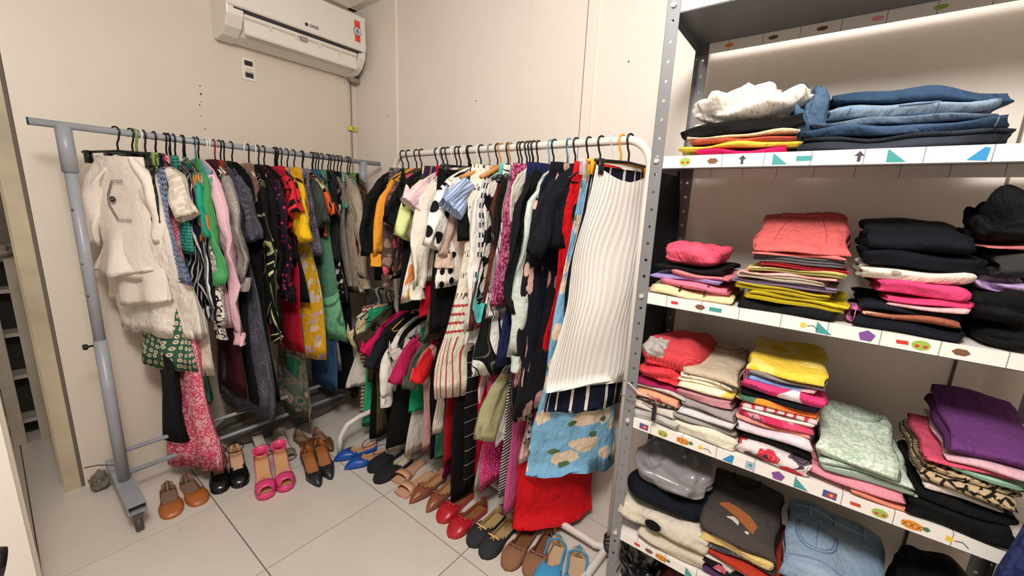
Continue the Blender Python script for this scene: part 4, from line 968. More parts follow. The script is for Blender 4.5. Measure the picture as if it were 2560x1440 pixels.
st = stack(2, 1980, 784, [
 ('shorts', 'shorts', 'coral shorts with a gathered elastic waist on the yellow stack', 612, 1880, 2118, solid('#e06a68', wr=1.0), dict(layers=2, rise=.085, wob=.005, depth=.25)),
 ('shorts', 'shorts', 'salmon pink shorts with a curled left corner below the coral shorts', 628, 1878, 2110, solid('#f07c7c'), dict(layers=1)),
 ('leggings', 'leggings', 'folded grey marl leggings in the yellow stack', 637, 1882, 2116, solid('#8b878a'), dict(layers=3, mode='side', rise=.02)),
 ('leggings', 'leggings', 'folded red leggings under the grey ones', 656, 1898, 2118, solid('#e03c48'), dict(layers=2, mode='side')),
 ('leggings', 'leggings', 'folded pale yellow flowered shorts', 667, 1876, 2115, fab('floral', '#e9dd84', '#b9a0b8', '#e9dd84', '#8a6a90', 30.0, .25), dict(layers=2, mode='side')),
 ('leggings', 'leggings', 'folded powder pink piece above the cream leggings', 681, 1856, 2100, solid('#eeb3b3'), dict(layers=1)),
 ('leggings', 'leggings', 'folded cream leggings in the yellow stack', 689, 1850, 2070, solid('#ece0c6'), dict(layers=2, mode='side')),
 ('leggings', 'leggings', 'folded lilac leggings above the yellow trousers', 704, 1834, 2096, solid('#a890b4'), dict(layers=2, mode='side')),
 ('trousers', 'trousers', 'upper folded lemon yellow trousers', 717, 1838, 2070, solid('#efd935'), dict(layers=2, mode='side')),
 ('trousers', 'trousers', 'lower folded lemon yellow trousers spilling to the right', 737, 1872, 2120, solid('#ecd22c'), dict(layers=2, mode='side')),
 ('trousers', 'trousers', 'folded black shorts at the bottom of the yellow stack', 760, 1850, 2090, solid('#1b1c20'), dict(layers=2)),
], '')
crs = solid('#d45c5c')
for k_, fy in enumerate((.93, .88, .83)): drape(st[0], [(.2+.028*q, fy+.012*math.sin(q*1.7+k_)) for q in range(27)], .004, crs, 'elastic_waistband')
drape(st[0], [(.22, .15), (.24, .35), (.27, .55), (.33, .72)], .0012, simple('coral_stitch', '#b84a4c', .8), 'pocket_stitching'); drape(st[0], [(.78, .15), (.77, .35), (.74, .55), (.7, .72)], .0012, simple('coral_stitch', '#b84a4c', .8), 'pocket_stitching')
stack(2, 2290, 838, [
 ('trousers', 'trousers', 'navy folded sweatpants draped on top of the polka dot piece', 600, 2168, 2428, solid('#161c2c'), dict(layers=2, rise=.035, tilt=.01, extra=0.015)),
 ('trousers', 'trousers', 'second dark navy folded sweatpants bulging to the right', 632, 2160, 2470, solid('#131828'), dict(layers=2, rise=.02)),
 ('shirt', 'shirt', 'cream folded garment with taupe polka dots', 672, 2150, 2428, fab('dots', '#ece2d4', '#a8988a', 20.0, .2, .8), dict(layers=2)),
 ('shirt', 'shirt', 'upper folded bright pink towel-like piece', 705, 2190, 2412, solid('#e8497e'), dict(layers=2)),
 ('shirt', 'shirt', 'lower folded bright pink towel-like piece', 741, 2212, 2428, solid('#e44278'), dict(layers=2)),
 ('shirt', 'shirt', 'folded powder pink garment under the two bright pink pieces', 758, 2220, 2424, solid('#f0b8bd'), dict(layers=1)),
 ('trousers', 'trousers', 'folded navy trousers above the rust patterned piece', 772, 2152, 2410, solid('#22293c'), dict(layers=1, wob=.006)),
 ('shirt', 'shirt', 'folded rust brown garment with cream curls', 789, 2165, 2408, fab('lines', '#96432f', '#e8cfae', 11.0), dict(layers=1)),
 ('trousers', 'trousers', 'folded navy trousers at the bottom of the navy and pink stack', 808, 2136, 2405, solid('#171d2e'), dict(layers=2)),
], '')
a = onY(2140, 770, YF); tag(folded(a.x-.016, a.x+.03, YF+.02, TOP[2]+.001, TOP[2]+.045, solid('#d77ab0'), 'ribbon', None, layers=1, mode='side', depth=.1, seed=3), 'lilac pink fabric strap sticking out left of the navy stack', 'strap')
stack(2, 2500, 905, [
 ('shirt', 'shirt', 'black crumpled garment topmost at the right end of the middle shelf', 600, 2458, 2640, solid('#17171a'), dict(kind='lump', extra=.04, nz=.3, sc=12, fold=.8)),
 ('trousers', 'trousers', 'thin salmon edged piece under the black crumpled garment', 646, 2470, 2640, solid('#c87474'), dict(layers=1)),
 ('trousers', 'trousers', 'charcoal washed denim garment at the right end of the middle shelf', 655, 2488, 2640, fab('denim', '#4a4a4c', '#333336'), dict(layers=2, wob=.008)),
 ('shirt', 'shirt', 'lavender garment trailing to the right on the middle shelf', 725, 2452, 2640, solid('#b79cc8'), dict(kind='lump', nz=.3, sc=14)),
 ('trousers', 'trousers', 'black crumpled trousers with a denim edge at the right end', 770, 2418, 2640, solid('#16181c'), dict(kind='lump', nz=.25, sc=12, dy=-.004)),
 ('trousers', 'trousers', 'black velvet piece hanging over the shelf lip at the right end', 850, 2448, 2640, solid('#121316'), dict(kind='lump', nz=.2, sc=12, dy=-.022)),
], '')
G3 = 'folded clothes on the fourth shelf from the top'
st = stack(3, 1650, 1058, [
 ('sweater', 'sweater', 'coral ribbed sweater with a fluffy grey collar at the left of the shelf', 888, 1592, 1738, fab('rib', '#ef4f58', '#c93f49', 110.0, .8, .012), dict(kind='lump', extra=.035, nz=.14, sc=9, fold=.5, sq=.45)),
 ('sweater', 'sweater', 'crumpled coral red cloth under the ribbed sweater', 925, 1590, 1712, solid('#e8434c', wr=1.0), dict(kind='lump', extra=.008, nz=.22, sc=14, sq=.45)),
 ('shirt', 'shirt', 'folded dark magenta garment under the coral cloth', 957, 1588, 1700, solid('#9c1f52'), dict(layers=1)),
 ('shirt', 'shirt', 'folded light grey shirt with a dark logo spot', 967, 1586, 1710, solid('#cfc8c2'), dict(layers=1)),
 ('shirt', 'shirt', 'folded peach shirt with cursive red lettering', 977, 1584, 1695, solid('#e2a583'), dict(layers=2)),
 ('shirt', 'shirt', 'folded dark speckled garment under the peach shirt', 1001, 1584, 1690, fab('leopard', '#8e867c', '#3a3632', 60.0), dict(layers=1)),
 ('shirt', 'shirt', 'folded off-white shirt in the left stack below the peach shirt', 1010, 1582, 1690, solid('#ddd5c8'), dict(layers=2)),
 ('shirt', 'shirt', 'folded pale grey shirt at the bottom of the left stack', 1030, 1582, 1700, solid('#c3c1bd'), dict(layers=2)),
], '')
o, x0, x1, yy, za, zt = st[0]
tag(lump(x0+.045, yy+.05, zt-.01, .075, .11, .045, simple('grey_fur', '#b7b0ac', .95, bump=.9, bscale=260), 'fur_collar', seed=9, nz=.25, sc=20), 'fluffy grey fur collar lying on the coral ribbed sweater', 'collar')
o, x0, x1, yy, za, zt = st[4]
txt('love', .026, simple('red_ink', '#a5262c', .6), o, Matrix(((1, 0, 0, (x0+x1)/2), (0, 0, -1, yy-.012), (0, 1, 0, (za+zt)/2), (0, 0, 0, 1))))
st = stack(3, 1768, 1098, [
 ('shirt', 'shirt', 'beige tee with a neat neckline topmost beside the coral sweater', 922, 1706, 1842, solid('#c9b9a2', wr=.7), dict(layers=2, rise=.02)),
 ('shirt', 'shirt', 'white speckled tee just under the beige tee', 940, 1704, 1832, fab('dots', '#e8e0cc', '#7a7262', 60.0, .14, 1.0), dict(layers=1)),
 ('shirt', 'shirt', 'cream tee with a round yellow print in the beige stack', 950, 1698, 1836, fab('patches', '#f0e4c6', '#f3ead2', '#e6c85c', 8.0), dict(layers=3)),
 ('shirt', 'shirt', 'folded dusty pink tee in the beige stack', 978, 1698, 1832, solid('#c98e96'), dict(layers=2)),
 ('shirt', 'shirt', 'folded grey tee above the white lilac one', 1001, 1706, 1836, solid('#a29a9a'), dict(layers=2)),
 ('shirt', 'shirt', 'white folded piece with a lilac edge in the beige stack', 1025, 1700, 1838, solid('#dcd8dc'), dict(layers=2)),
 ('shirt', 'shirt', 'grey marl sweater with a black sequin patch', 1048, 1680, 1836, solid('#a19c98'), dict(layers=1)),
 ('shirt', 'shirt', 'folded ivory shirt at the bottom of the beige stack', 1064, 1676, 1838, solid('#ebe4d2'), dict(layers=2)),
], '')
drape(st[0], arcp(.55, 1.0, .36, .34, PI*1.02, PI*1.98), .0035, solid('#bfae97'), 'neckline'); drape(st[0], arcp(.55, 1.0, .28, .24, PI*1.02, PI*1.98), .002, solid('#a8967e'), 'neckline_seam')
st = stack(3, 1950, 1166, [
 ('shirt', 'shirt', 'bright yellow folded shirt topmost in the tall patterned stack', 916, 1868, 2062, fab('patches', '#f3cf4a', '#f6dd7a', '#f2c01e', 6.0), dict(layers=2, rise=.012)),
 ('shirt', 'shirt', 'folded grey shirt under the bright yellow one', 938, 1872, 2056, solid('#8e8888'), dict(layers=1)),
 ('shirt', 'shirt', 'folded periwinkle blue shirt with pink figures', 950, 1874, 2040, fab('patches', '#7590c8', '#8aa0d0', '#f0b4b8', 9.0, '#3a4a78'), dict(layers=1)),
 ('shirt', 'shirt', 'folded hot pink shirt printed with cups and white lettering', 963, 1852, 2060, fab('patches', '#e0407e', '#dc3a78', '#f6e6e8', 12.0), dict(layers=2)),
 ('shirt', 'shirt', 'folded dark navy shirt in the tall patterned stack', 992, 1856, 2050, solid('#14172a'), dict(layers=1)),
 ('shirt', 'shirt', 'folded orange shirt with a green block', 1007, 1848, 2048, fab('patches', '#ef7a3c', '#f29a3c', '#4f7a62', 5.0), dict(layers=1)),
 ('shirt', 'shirt', 'folded candy pink and white striped shirt', 1024, 1850, 2040, fab('stripes', '#f0c6c8', '#c83a4c', 40.0, .3), dict(layers=1)),
 ('shirt', 'shirt', 'folded white shirt below the striped one', 1034, 1856, 2035, solid('#efe6da'), dict(layers=1)),
 ('shirt', 'shirt', 'folded crimson shirt with dark lettering', 1046, 1850, 2032, fab('patches', '#cf2f5c', '#d84a70', '#e8a0b0', 10.0), dict(layers=2)),
 ('shirt', 'shirt', 'folded salmon pink shirt in the tall patterned stack', 1064, 1846, 2030, solid('#f0a195'), dict(layers=1)),
 ('shirt', 'shirt', 'folded lilac white shirt with a pink and aqua print', 1076, 1844, 2026, fab('patches', '#dccfd8', '#e6dce2', '#f09ab8', 7.0, '#7cc8c4'), dict(layers=2)),
 ('shirt', 'shirt', 'folded plain black shirt near the bottom of the patterned stack', 1104, 1852, 2022, solid('#151418'), dict(layers=1)),
 ('shirt', 'shirt', 'folded white and crimson flowered shirt at the stack bottom', 1122, 1842, 2020, fab('floral', '#e6d8d8', '#c8283c', '#3c3a48', '#e8a0a8', 16.0), dict(layers=2)),
], '')
inkm = simple('black_ink', '#2a2530', .6)
def fronttext(s, size, rec, fx, mat=inkm):
    o, x0, x1, yy, za, zt = rec
    txt(s, size, mat, o, Matrix(((1, 0, 0, x0+(x1-x0)*fx), (0, 0, -1, yy-.012), (0, 1, 0, (za+zt)/2), (0, 0, 0, 1))))
fronttext('WILD', .018, st[3], .22); fronttext('fun', .02, st[8], .25)
st = stack(3, 2150, 1238, [
 ('sweater', 'sweater', 'upper mint green knitted sweater with a wide neckline', 1138, 2045, 2250, fab('micro', '#b9cfbb', '#dfe9dc', 110.0, .5), dict(layers=2, rise=.035, wob=.006)),
 ('sweater', 'sweater', 'lower mint green knitted sweater with a looped sleeve', 1170, 2050, 2285, fab('micro', '#a9c2ae', '#d3e0d2', 110.0, .5), dict(layers=2, mode='side')),
 ('trousers', 'trousers', 'pink cotton trousers trailing along the shelf', 1196, 2022, 2262, solid('#e594a4'), dict(layers=2)),
 ('shirt', 'shirt', 'salmon orange lace piece under the pink cotton trousers', 1220, 2120, 2275, solid('#e88f7c'), dict(layers=1)),
], '')
drape(st[0], arcp(.5, .98, .38, .3, PI*1.02, PI*1.98), .004, solid('#a9bfac'), 'neckline'); drape(st[0], [(.12+.09*q, .13+.01*math.sin(q*2)) for q in range(9)], .003, solid('#c8d8c6'), 'sleeve_fold')
stack(3, 2420, 1350, [
 ('shirt', 'shirt', 'purple cloth draped on top of the right stack', 1128, 2372, 2620, solid('#6d3a78'), dict(layers=2, rise=.05)),
 ('shirt', 'shirt', 'pale pink satin shirt under the purple cloth', 1153, 2372, 2600, solid('#e3b6c4', rough=.5), dict(layers=2, wob=.007)),
 ('shirt', 'shirt', 'coral pink folded shirt sticking out left of the pale pink satin', 1175, 2316, 2540, solid('#dc5874'), dict(layers=1)),
 ('shirt', 'shirt', 'mint green folded shirt in the right stack', 1188, 2358, 2560, solid('#a4d0b4'), dict(layers=1, mode='side')),
 ('shirt', 'shirt', 'leopard print blouse folded in the right stack', 1203, 2300, 2540, fab('leopard', '#c2ab88', '#2b2420', 55.0), dict(layers=3)),
 ('shirt', 'shirt', 'black and white cloud print shirt under the leopard blouse', 1255, 2312, 2520, fab('patches', '#e9e2dc', '#d9cfc8', '#1b1b1f', 9.0), dict(layers=1)),
 ('trousers', 'trousers', 'thick black folded trousers at the bottom of the right stack', 1272, 2278, 2540, solid('#121216'), dict(layers=3)),
], '')
st = stack(4, 1655, 1378, [
 ('bagged_sweater', 'sweater', 'grey sweater in a shiny clear bag with a white tag', 1200, 1580, 1758, simple('plastic_bag_grey', '#8f8c90', .2, coat=.7, bump=.9, bscale=22), dict(kind='lump', extra=.03, nz=.15, sc=10, fold=1.0)),
 ('sweater', 'sweater', 'dark navy sweater slumped under the bagged grey one', 1243, 1556, 1768, solid('#141c30'), dict(kind='lump', nz=.12, sc=8, extra=.005, dy=-.004)),
 ('sweater', 'sweater', 'cream knit sweater with one dark half-round patch', 1290, 1552, 1770, solid('#dcd4c4'), dict(layers=2, wob=.008)),
 ('sweater', 'sweater', 'second cream knit garment at the bottom left of the lowest shelf', 1340, 1600, 1762, solid('#d3cab8'), dict(layers=2, wob=.006)),
], '')
o, x0, x1, yy, za, zt = st[2]; disc(MB(), x0+(x1-x0)*.42, (za+zt)/2+.002, .026, .018, yy-.0215, 16).build('dark_patch', solid('#10141c'), o, False)
o, x0, x1, yy, za, zt = st[0]; MB().box(((x0+x1)/2+.03, yy+.13, zt+.028), (.035, .016, .003), Matrix.Rotation(-.4, 3, 'Z')).build('white_tag', WHITEP, o, False)
st = stack(4, 1840, 1462, [
 ('sweatshirt', 'sweatshirt', 'charcoal sweatshirt with a brown and white animal print on top', 1322, 1748, 1935, solid('#4b4441', wr=.7), dict(layers=2, rise=.035)),
 ('shirt', 'shirt', 'pale yellow folded shirt right under the charcoal sweatshirt', 1350, 1750, 1925, solid('#e8ca86'), dict(layers=2)),
 ('shirt', 'shirt', 'dark grey lace print shirt below the pale yellow shirt', 1372, 1760, 1930, fab('lines', '#3c3a42', '#a8a4a8', 24.0), dict(layers=1)),
 ('shirt', 'shirt', 'brick red shirt with black lettering on the lowest shelf', 1386, 1762, 1945, solid('#b93a26'), dict(layers=2)),
 ('shirt', 'shirt', 'white trimmed folded shirt under the brick red shirt', 1408, 1760, 1930, solid('#e2dad0'), dict(layers=1)),
 ('shirt', 'shirt', 'black shirt with rosy flowers on the lowest shelf', 1418, 1758, 1940, fab('floral', '#201c24', '#b04a60', '#d8d0c8', '#e8a0a8', 20.0), dict(layers=2)),
 ('shirt', 'shirt', 'purple folded shirt at the bottom of the charcoal stack', 1440, 1755, 1930, solid('#59356a'), dict(layers=1)),
], '')
o, x0, x1, yy, za, zt = st[0]
drape(st[0], arcp(.45, .98, .2, .22, PI*1.02, PI*1.98), .004, solid('#38322f'), 'neckline')
def patch(rec, pts, mat, name, lift=.0012):
    o, x0, x1, yy, za, zt = rec; me = o.data
    T = BVHTree.FromPolygons([v.co for v in me.vertices], [tuple(p.vertices) for p in me.polygons]); m = MB(); rows = []
    for (a_, b_) in pts:
        row = []
        for f in (0, .5, 1):
            fx, fy = a_[0]+(b_[0]-a_[0])*f, a_[1]+(b_[1]-a_[1])*f; h = T.ray_cast(Vector((x0+(x1-x0)*fx, yy+.27*fy, 3)), Vector((0, 0, -1)))
            row.append((h[0] if h[0] else Vector((x0+(x1-x0)*fx, yy+.27*fy, zt)))+Vector((0, 0, lift)))
        rows.append(row)
    return m.grid(rows).build(name, mat, o)
patch(st[0], [((.18, .32), (.2, .36)), ((.28, .30), (.3, .42)), ((.42, .26), (.46, .40)), ((.56, .18), (.62, .34)), ((.7, .10), (.74, .24))], solid('#a8643c'), 'printed_animal')
patch(st[0], [((.33, .18), (.33, .2)), ((.40, .18), (.42, .24)), ((.5, .14), (.5, .2))], solid('#d9d2c8'), 'printed_white_mark'); patch(st[0], [((.6, .08), (.6, .11)), ((.65, .07), (.65, .11))], solid('#d9d2c8'), 'printed_white_mark')
st = stack(4, 2080, 1530, [
 ('jeans', 'jeans', 'light blue jeans with a curved pocket on the lowest shelf', 1380, 1955, 2225, fab('denim', '#9db1c6', '#8099b4'), dict(layers=2, rise=.03, extra=.012, wob=.008)),
 ('shirt', 'shirt', 'bottle green folded shirt under the light blue jeans', 1425, 1960, 2215, solid('#1d6b42'), dict(layers=2)),
 ('shirt', 'shirt', 'brown folded shirt under the bottle green shirt', 1470, 1965, 2210, solid('#9a5a34'), dict(layers=2)),
], '')
o, x0, x1, yy, za, zt = st[0]
o = st[0]
drape(o, arcp(.30, .52, .22, .30, PI*.9, PI*2.05), .0022, dst, 'pocket_stitching'); drape(o, arcp(.30, .52, .19, .26, PI*.9, PI*2.05), .0014, dst, 'pocket_stitching')
drape(o, [(.30, .28), (.30, .4), (.31, .52), (.32, .62)], .0014, dst, 'fly_seam'); drape(o, [(.06+.1*q, .86-.01*q) for q in range(9)], .003, simple('denim_light', '#8fa8c2', .8), 'waistband'); drape(o, [(.06+.1*q, .76-.01*q) for q in range(9)], .0014, dst, 'waistband_stitching')
drape(o, [(.04+.11*q, .10+.01*math.sin(q)) for q in range(9)], .0022, dst, 'leg_seam')
for q in (.22, .5, .8): drape(o, [(q, .74), (q, .8), (q, .86), (q, .9)], .004, simple('denim_light', '#8fa8c2', .8), 'belt_loop')
stack(4, 2340, 1600, [
 ('trousers', 'trousers', 'black velvet garment filling the right of the lowest shelf', 1370, 2235, 2480, solid('#101116'), dict(kind='lump', extra=.03, nz=.08, sc=6)),
], '')
a = onY(1600, 1405, 1.33)
bagm = simple('black_plastic_bag', '#15171c', .22, coat=.6, bump=.8, bscale=18)
tag(lump(-.345, 1.38, .026, .15, .24, .22, bagm, 'plastic_bag', seed=21, nz=.3, sc=10), 'shiny black plastic bag on the floor level below the lowest papered shelf', 'bag')
tag(lump(-.18, 1.42, .026, .17, .18, .13, solid('#5a2c2c'), 'cloth_bundle', seed=22, nz=.35, sc=12), 'dark reddish cloth bundle beside the black plastic bag', 'cloth')
# metal clip hanger poking out at the left of the fourth shelf
he = empty('wire_hanger', 'silver wire hanger with a black clip poking out beside the white skirt', 'hanger', (-.44, 1.2, .80))
p1, p2, p3 = onY(1575, 960, 1.19), onY(1640, 1000, 1.19), onY(1636, 1030, 1.19)
he.location = p1
d2, d3 = p2-p1, p3-p1
MB().tube([(-.03, 0, .01), (0, 0, 0), (.03, 0, -.02), (.05, 0, -.022), tuple(d2), (d2.x+.006, 0, d2.z-.02), tuple(d3)], .0018, 7).build('hook', simple('chrome', '#d8d8da', .15, 1), he)
MB().tube([(-.03, 0, -.045), (.03, 0, -.046), (d3.x, 0, d3.z+.005)], .0018, 7).build('bar', simple('chrome', '#d8d8da', .15, 1), he)
bevel(MB().box((d3.x, -.002, d3.z-.0), (.012, .012, .055)).build('clip', BLACKP, he, False), .002)
bk = tag(tube_cloth([(1.56, .03, .03, .012), (1.4, .045, .045, .018), (1.1, .055, .06, .02), (.78, .03, .05, .02)], None, 'trousers', solid('#17171a'), .008, 40), 'black cloth glimpsed between the shelf uprights at the end of the white rack', 'trousers')
bk.location = (-.445, 1.465, 0); bk.rotation_euler = (0, 0, .3)
# navy cloth hanging in front of the shelves at the right
SC = tag(tube_cloth([(1.42, .01, .02, .015), (1.3, .07, .06, .03), (1.0, .125, .1, .045), (.6, .15, .12, .05), (.25, .165, .13, .05)], None, 'scarf', fab('micro', '#1d2650', '#2c3766', 60.0, .5), .012, 40, 60, 30), 'dark navy fringed scarf hanging down in front of the shelves at the right', 'scarf')
SC.location = (.525, 1.12, .0)

# ------------------------------------------------------------------ shoes
def shoe(nm, label, grp, toe, heel, col, inner, sole, L=.235, W=.08, point=0, hh=0.0, plat=0.0, open_=.36, wall_=.045, toeh=.042, bow=None, strap=None, kind='closed', rough=.35, square=0, zt=0.0, solet=.006, fromheel=False):
    T = onZ(toe[0], toe[1], 0.005); Hh = onZ(heel[0], heel[1], .03); d = (Hh-T); d.z = 0; d.normalize()
    ang = math.atan2(d.y, d.x)
    if fromheel: T = Hh-d*L
    e = empty(nm, label, 'shoe', (T.x, T.y, 0), ang, grp)
    um = col if not isinstance(col, str) else simple('leather', col, rough, bump=.15, bscale=90); im = simple('insole', inner, .6); smt = simple('shoe_sole', sole, .5)
    # local x: toe (0) to heel (L)
    def hw(t):
        if square: f = min(1, (t/.03)**.35) if t > 0 else 0
        elif point: f = (min(1, t/.42))**(.62)
        else: f = math.sqrt(max(0, 1-((.26-t)/.26)**2)) if t < .26 else 1
        waist = 1-.28*smooth(min(1, max(0, (t-.33)/.25)))+.02*smooth(min(1, max(0, (t-.7)/.2)))
        tail = math.sqrt(max(0, 1-((t-.88)/.12)**2)) if t > .88 else 1
        return max(.0015, W/2*f*waist*tail)
    def zb(t): return plat + (hh)*smooth(min(1, max(0, (t-.30)/.5)))
    N = 26; ts = [(i/N) for i in range(N+1)]; M_ = 14
    # sole slab
    rows = []
    for t in ts:
        z = zb(t); w_ = hw(t)+.002; th = solet + (plat if t < .55 else plat*max(0, 1-(t-.55)*5)*1)
        zl = max(0.0005, z-th) if t < .55 else z-solet
        zl = 0.0006 if (hh == 0) else zl
        rows.append([(L*t, -w_, zl), (L*t, -w_, z+.002), (L*t, 0, z+.003), (L*t, w_, z+.002), (L*t, w_, zl), (L*t, 0, zl)])
    sm = MB().grid(rows, True, True)
    so_ = sm.build('sole', smt if plat == 0 else um, e)
    ins = MB().grid([[(L*t, -hw(t)*.93, zb(t)+solet*.6+.002), (L*t, 0, zb(t)+solet*.5+.002), (L*t, hw(t)*.93, zb(t)+solet*.6+.002)] for t in ts[1:-1]]).build('insole', im, e)
    if kind == 'closed':
        m = MB(); rows = []
        for i, t in enumerate(ts):
            z = zb(t)+.002; w_ = hw(t)+.001; hgt = toeh*(min(1, (t/.22))**.55) if t < open_ else toeh+(wall_-toeh)*((t-open_)/(1-open_))
            hgt += (.012*smooth(max(0, (t-.75)/.25)))
            row = []
            for k in range(M_+1):
                u = -1+2*k/M_
                # cross-section: upright sides bending over the foot
                a = abs(u); 
                if a > .5: yy = math.copysign(w_*(1.0+.06*(1-(a-.5)*2)), u); zz = z+hgt*.62*(1-(a-.5)*2)
                else: yy = u*2*w_*(1.04); zz = z+hgt*(.62+.38*math.sqrt(max(0, 1-(a*2)**2)))
                if t > .8 and a > .5: yy *= 1-.08*(1-(a-.5)*2)
                row.append((L*t+(0 if t < .9 else .0), yy, zz))
            rows.append(row)
        n = M_+1; m.v = [p for r in rows for p in r]
        for i in range(N):
            t = (i+.5)/N; ov = (t-open_)/(.16)
            for k in range(M_):
                u = abs(-1+2*(k+.5)/M_)
                lim = 0 if ov < 0 else min(.56, .56*math.sqrt(min(1, ov)))
                if u < lim and t < .97: continue
                m.f.append((i*n+k, (i+1)*n+k, (i+1)*n+k+1, i*n+k+1))
        up = m.build('upper', um, e); up.data.materials.append(im); so = up.modifiers.new('solid', 'SOLIDIFY'); so.thickness = .0022; so.offset = -1; so.material_offset = 1
        if nm == 'clog':
            cp = []
            for sd in (1, -1):
                seq = [.46+.035*q for q in range(16)]; seq = seq if sd > 0 else seq[::-1]
                cp += [(L*min(t, .985), sd*(hw(min(t, .985))*1.02)*(1 if t < .95 else .8), zb(t)+.002+(toeh+(wall_-toeh)*((t-open_)/(1-open_))+.012*smooth(max(0, (t-.75)/.25)))*.62) for t in seq]
            MB().tube(cp, .005, 8).build('padded_collar', um, e)
    elif kind == 'slide':
        m = MB(); a0, a1 = open_, open_+.17
        m.grid([[(L*t, yy*(hw(t)+.003), zb(t)+.002+.034*math.sqrt(max(0, 1-abs(yy)**3))) for yy in [-1+q/6 for q in range(13)]] for t in (a0, a0+.06, a1)])
        up = m.build('strap', um, e); so = up.modifiers.new('solid', 'SOLIDIFY'); so.thickness = .003
    elif kind == 'sandal':
        m = MB(); m.grid([[(L*t, yy*(hw(t)+.003), zb(t)+.002+(.035+t*.03)*math.sqrt(max(0, 1-abs(yy)**3))) for yy in [-1+q/6 for q in range(13)]] for t in (.04, .12, .2, .27)])
        up = m.build('toe_band', um, e); so = up.modifiers.new('solid', 'SOLIDIFY'); so.thickness = .003
        hm = MB(); hm.grid([[(L*(1-.16*(1-math.cos(a))), hw(.88)*1.05*math.sin(a), zb(.9)+zz) for a in [-1.9+3.8*q/12 for q in range(13)]] for zz in (.002, .03, .055)])
        h2 = hm.build('heel_counter', um, e); so = h2.modifiers.new('solid', 'SOLIDIFY'); so.thickness = .002
    if hh > .02:
        t0 = .9; m = MB(); rr = []
        for q in range(7):
            f = q/6; z = (zb(t0)-solet)*(1-f); r_ = (.024 if plat else .018)*(1-f)+.007*f
            rr.append([(L*(t0)-.004*f+r_*math.cos(a), r_*math.sin(a)*.9, max(.0006, z)) for a in [2*PI*k/12 for k in range(12)]])
        m.grid(rr, True, True); m.build('heel', um, e)
    if bow:
        bm = simple('bow', bow, .4); z = zb(open_)+toeh+.002; bx = L*(open_-.02); m = MB(); z += .002
        for s_ in (-1, 1):
            m.tube([(bx, 0, z), (bx-.004, s_*.014, z+.008), (bx-.002, s_*.027, z+.003), (bx+.004, s_*.024, z-.003), (bx, 0, z)], .0038, 7)
            m.tube([(bx, 0, z), (bx-.012, s_*.008, z-.003), (bx-.02, s_*.014, z-.008)], .0022, 6)
        m.tube([(bx-.004, 0, z+.001), (bx+.004, 0, z+.002)], .005, 8); m.build('bow', bm, e)
    if strap:
        stm = simple('leather', strap, .35, bump=.15, bscale=90) if isinstance(strap, str) else strap
        z = zb(.8)
        ov = [(L*(.82+.17*math.cos(a)*1.0), .036*math.sin(a), z+.05+.01*math.cos(a)) for a in [2*PI*q/18 for q in range(19)]]
        MB().tube(ov, .0022, 6).build('ankle_strap', stm, e)
        if nm != 'pump': MB().tube([(L*.30, -hw(.3), zb(.3)+.02), (L*.36, 0, zb(.36)+.045), (L*.34, hw(.3), zb(.3)+.02)], .0026, 6).build('cross_strap', stm, e)
    return e
SG = 'shoes on the floor'
def pair(nm, desc, toes, heels, *a, sides=('left', 'right'), **k):
    for i in (0, 1): shoe(nm, f"{sides[i]} shoe of the {desc}", SG, toes[i], heels[i], *a, **k)
pair('flat', 'brown leather flats with tan soles near the caster', [(433, 1295), (505, 1262)], [(415, 1200), (455, 1185)], '#a8622f', '#8d7262', '#d9bf98', L=.235, W=.082, open_=.33, toeh=.034)
pair('pump', 'glossy black slingback pumps', [(552, 1233), (603, 1218)], [(543, 1120), (580, 1105)], '#101113', '#cfa684', '#101113', L=.215, W=.078, hh=.07, plat=.008, rough=.12, strap='#101113', open_=.38)
pair('sandal', 'pink open-toed platform sandals', [(668, 1248), (718, 1228)], [(645, 1130), (685, 1120)], '#e04a84', '#c39060', '#e04a84', L=.2, W=.082, hh=.09, plat=.03, kind='sandal', strap='#e06a8c')
pair('sandal', 'silver grey strappy sandals behind the pink ones', [(668, 1140), (728, 1150)], [(640, 1095), (690, 1090)], '#8c8378', '#cabfae', '#5a5248', L=.2, W=.075, hh=.05, kind='sandal', strap='#8c8378')
pair('pump', 'black pointed pumps with brown insides', [(800, 1216), (829, 1198)], [(738, 1105), (775, 1090)], '#26262a', '#a0622f', '#1b1a1b', L=.245, W=.078, hh=.06, point=1, open_=.30)
pair('flat', 'dark brown pointed flats at the back by the white foot', [(786, 1130), (832, 1128)], [(745, 1085), (785, 1075)], '#6e4228', '#9a7a60', '#3a2a1e', L=.23, W=.075, point=1)
pair('flat', 'royal blue pointed lace-up flats', [(833, 1152), (860, 1172)], [(930, 1112), (955, 1130)], '#1f55b0', '#c8a078', '#1a3f86', L=.24, W=.082, point=1, strap='#3a3560')
pair('slip_on', 'black canvas slip-ons with white soles', [(922, 1182), (936, 1208)], [(985, 1128), (1010, 1150)], simple('black_canvas', '#17181b', .9), '#cfc6b2', '#dcd8d0', L=.24, W=.088, open_=.5, toeh=.045)
pair('sandal', 'tan square-toed slide sandals', [(988, 1208), (996, 1240)], [(1050, 1145), (1085, 1165)], '#dca684', '#d0a184', '#b98868', L=.235, W=.085, kind='slide', square=1, open_=.16)
pair('flat', 'brown pointed flats with a twisted knot', [(1024, 1258), (1066, 1280)], [(1110, 1180), (1130, 1205)], '#8a5038', '#b9895f', '#4a2c1e', L=.245, W=.08, point=1, bow='#9a5c42', open_=.36)
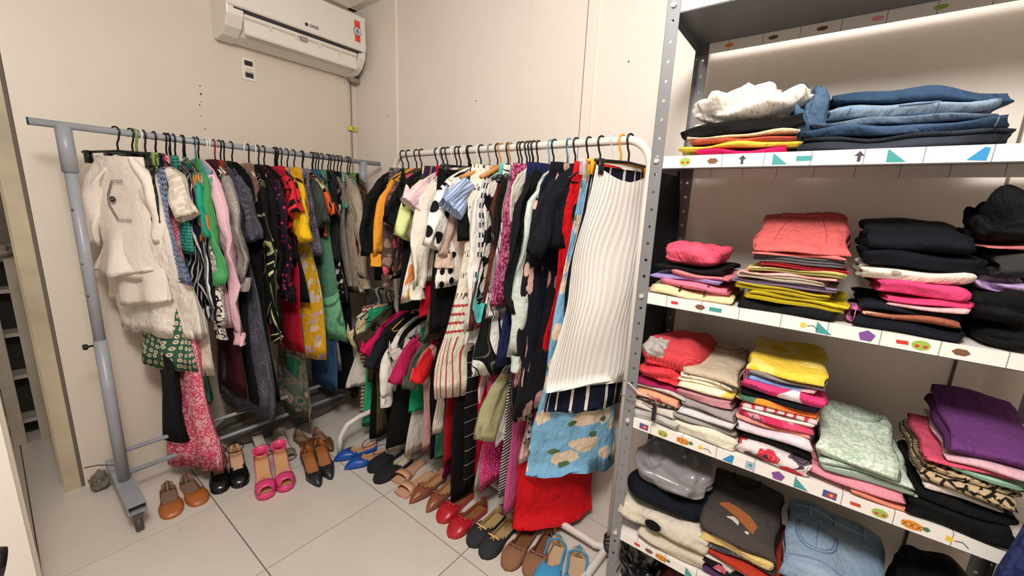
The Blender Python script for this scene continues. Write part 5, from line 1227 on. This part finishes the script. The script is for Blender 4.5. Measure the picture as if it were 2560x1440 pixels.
pair('flat', 'red leather flats with small bows', [(1096, 1306), (1122, 1343)], [(1165, 1232), (1218, 1250)], '#b3202e', '#8d5a34', '#7c1620', L=.24, W=.084, bow='#c0263a', rough=.3)
pair('flat', 'black tweed flats with gold bows', [(1172, 1366), (1204, 1395)], [(1255, 1275), (1285, 1295)], simple('black_tweed', '#23252c', .8, bump=.8, bscale=180), '#b09468', '#1b1b1e', L=.235, W=.084, bow='#dcb880')
pair('flat', 'taupe suede flats with gathered bows', [(1263, 1425), (1318, 1445)], [(1315, 1335), (1372, 1340)], simple('taupe_suede', '#8a6248', .9), '#7a4f34', '#5c3e2c', L=.24, W=.084, bow='#86604a')
pair('clog', 'bright blue slip-on shoes with white soles', [(1340, 1540), (1425, 1545)], [(1396, 1352), (1447, 1380)], simple('blue_canvas', '#3f97c8', .8), '#c9ac8a', '#e4dcdc', L=.25, W=.1, open_=.42, wall_=.055, fromheel=True, solet=.018)
# low box by the back wall and dark plastic sheet behind the shoes
b = onZ(905, 1112, 0)
tag(bevel(MB().box((-2.08, 1.50, .055), (.34, .22, .11)).build('floor_box', simple('dusty_box', '#8f877a', .7, var=.2), smooth=False), .004), 'dusty beige low box against the back wall behind the blue flats', 'box')
tag(lump(-2.47, 1.0, .0, .16, .7, .2, simple('dark_grey_sheet', '#57524d', .35, bump=.7, bscale=7), 'plastic_sheet', seed=31, nz=.10, sc=5), 'dark grey plastic sheet bundled on the floor behind the shoes', 'sheet')
q = onZ(250, 1215, 0)
tag(lump(q.x, q.y, 0, .13, .06, .06, solid('#7b7568'), 'rag', seed=33, nz=.4, sc=22), 'small dusty grey rag behind the rack caster', 'rag')
tag(MB().tube([onX(210, 1170, -2.45), onX(245, 1163, -2.42), onX(287, 1163, -2.36)], .0022, 6).build('wire', BLACKP), 'thin black bent wire sticking out behind the rack post', 'wire')
tag(lump(lump_later[0]-.03, lump_later[1], lump_later[2]-.02, .16, .34, .08, solid('#a39a8c'), 'cloth', seed=35, nz=.3, sc=14), 'grey cloth draped over the top of the slatted rack', 'cloth')
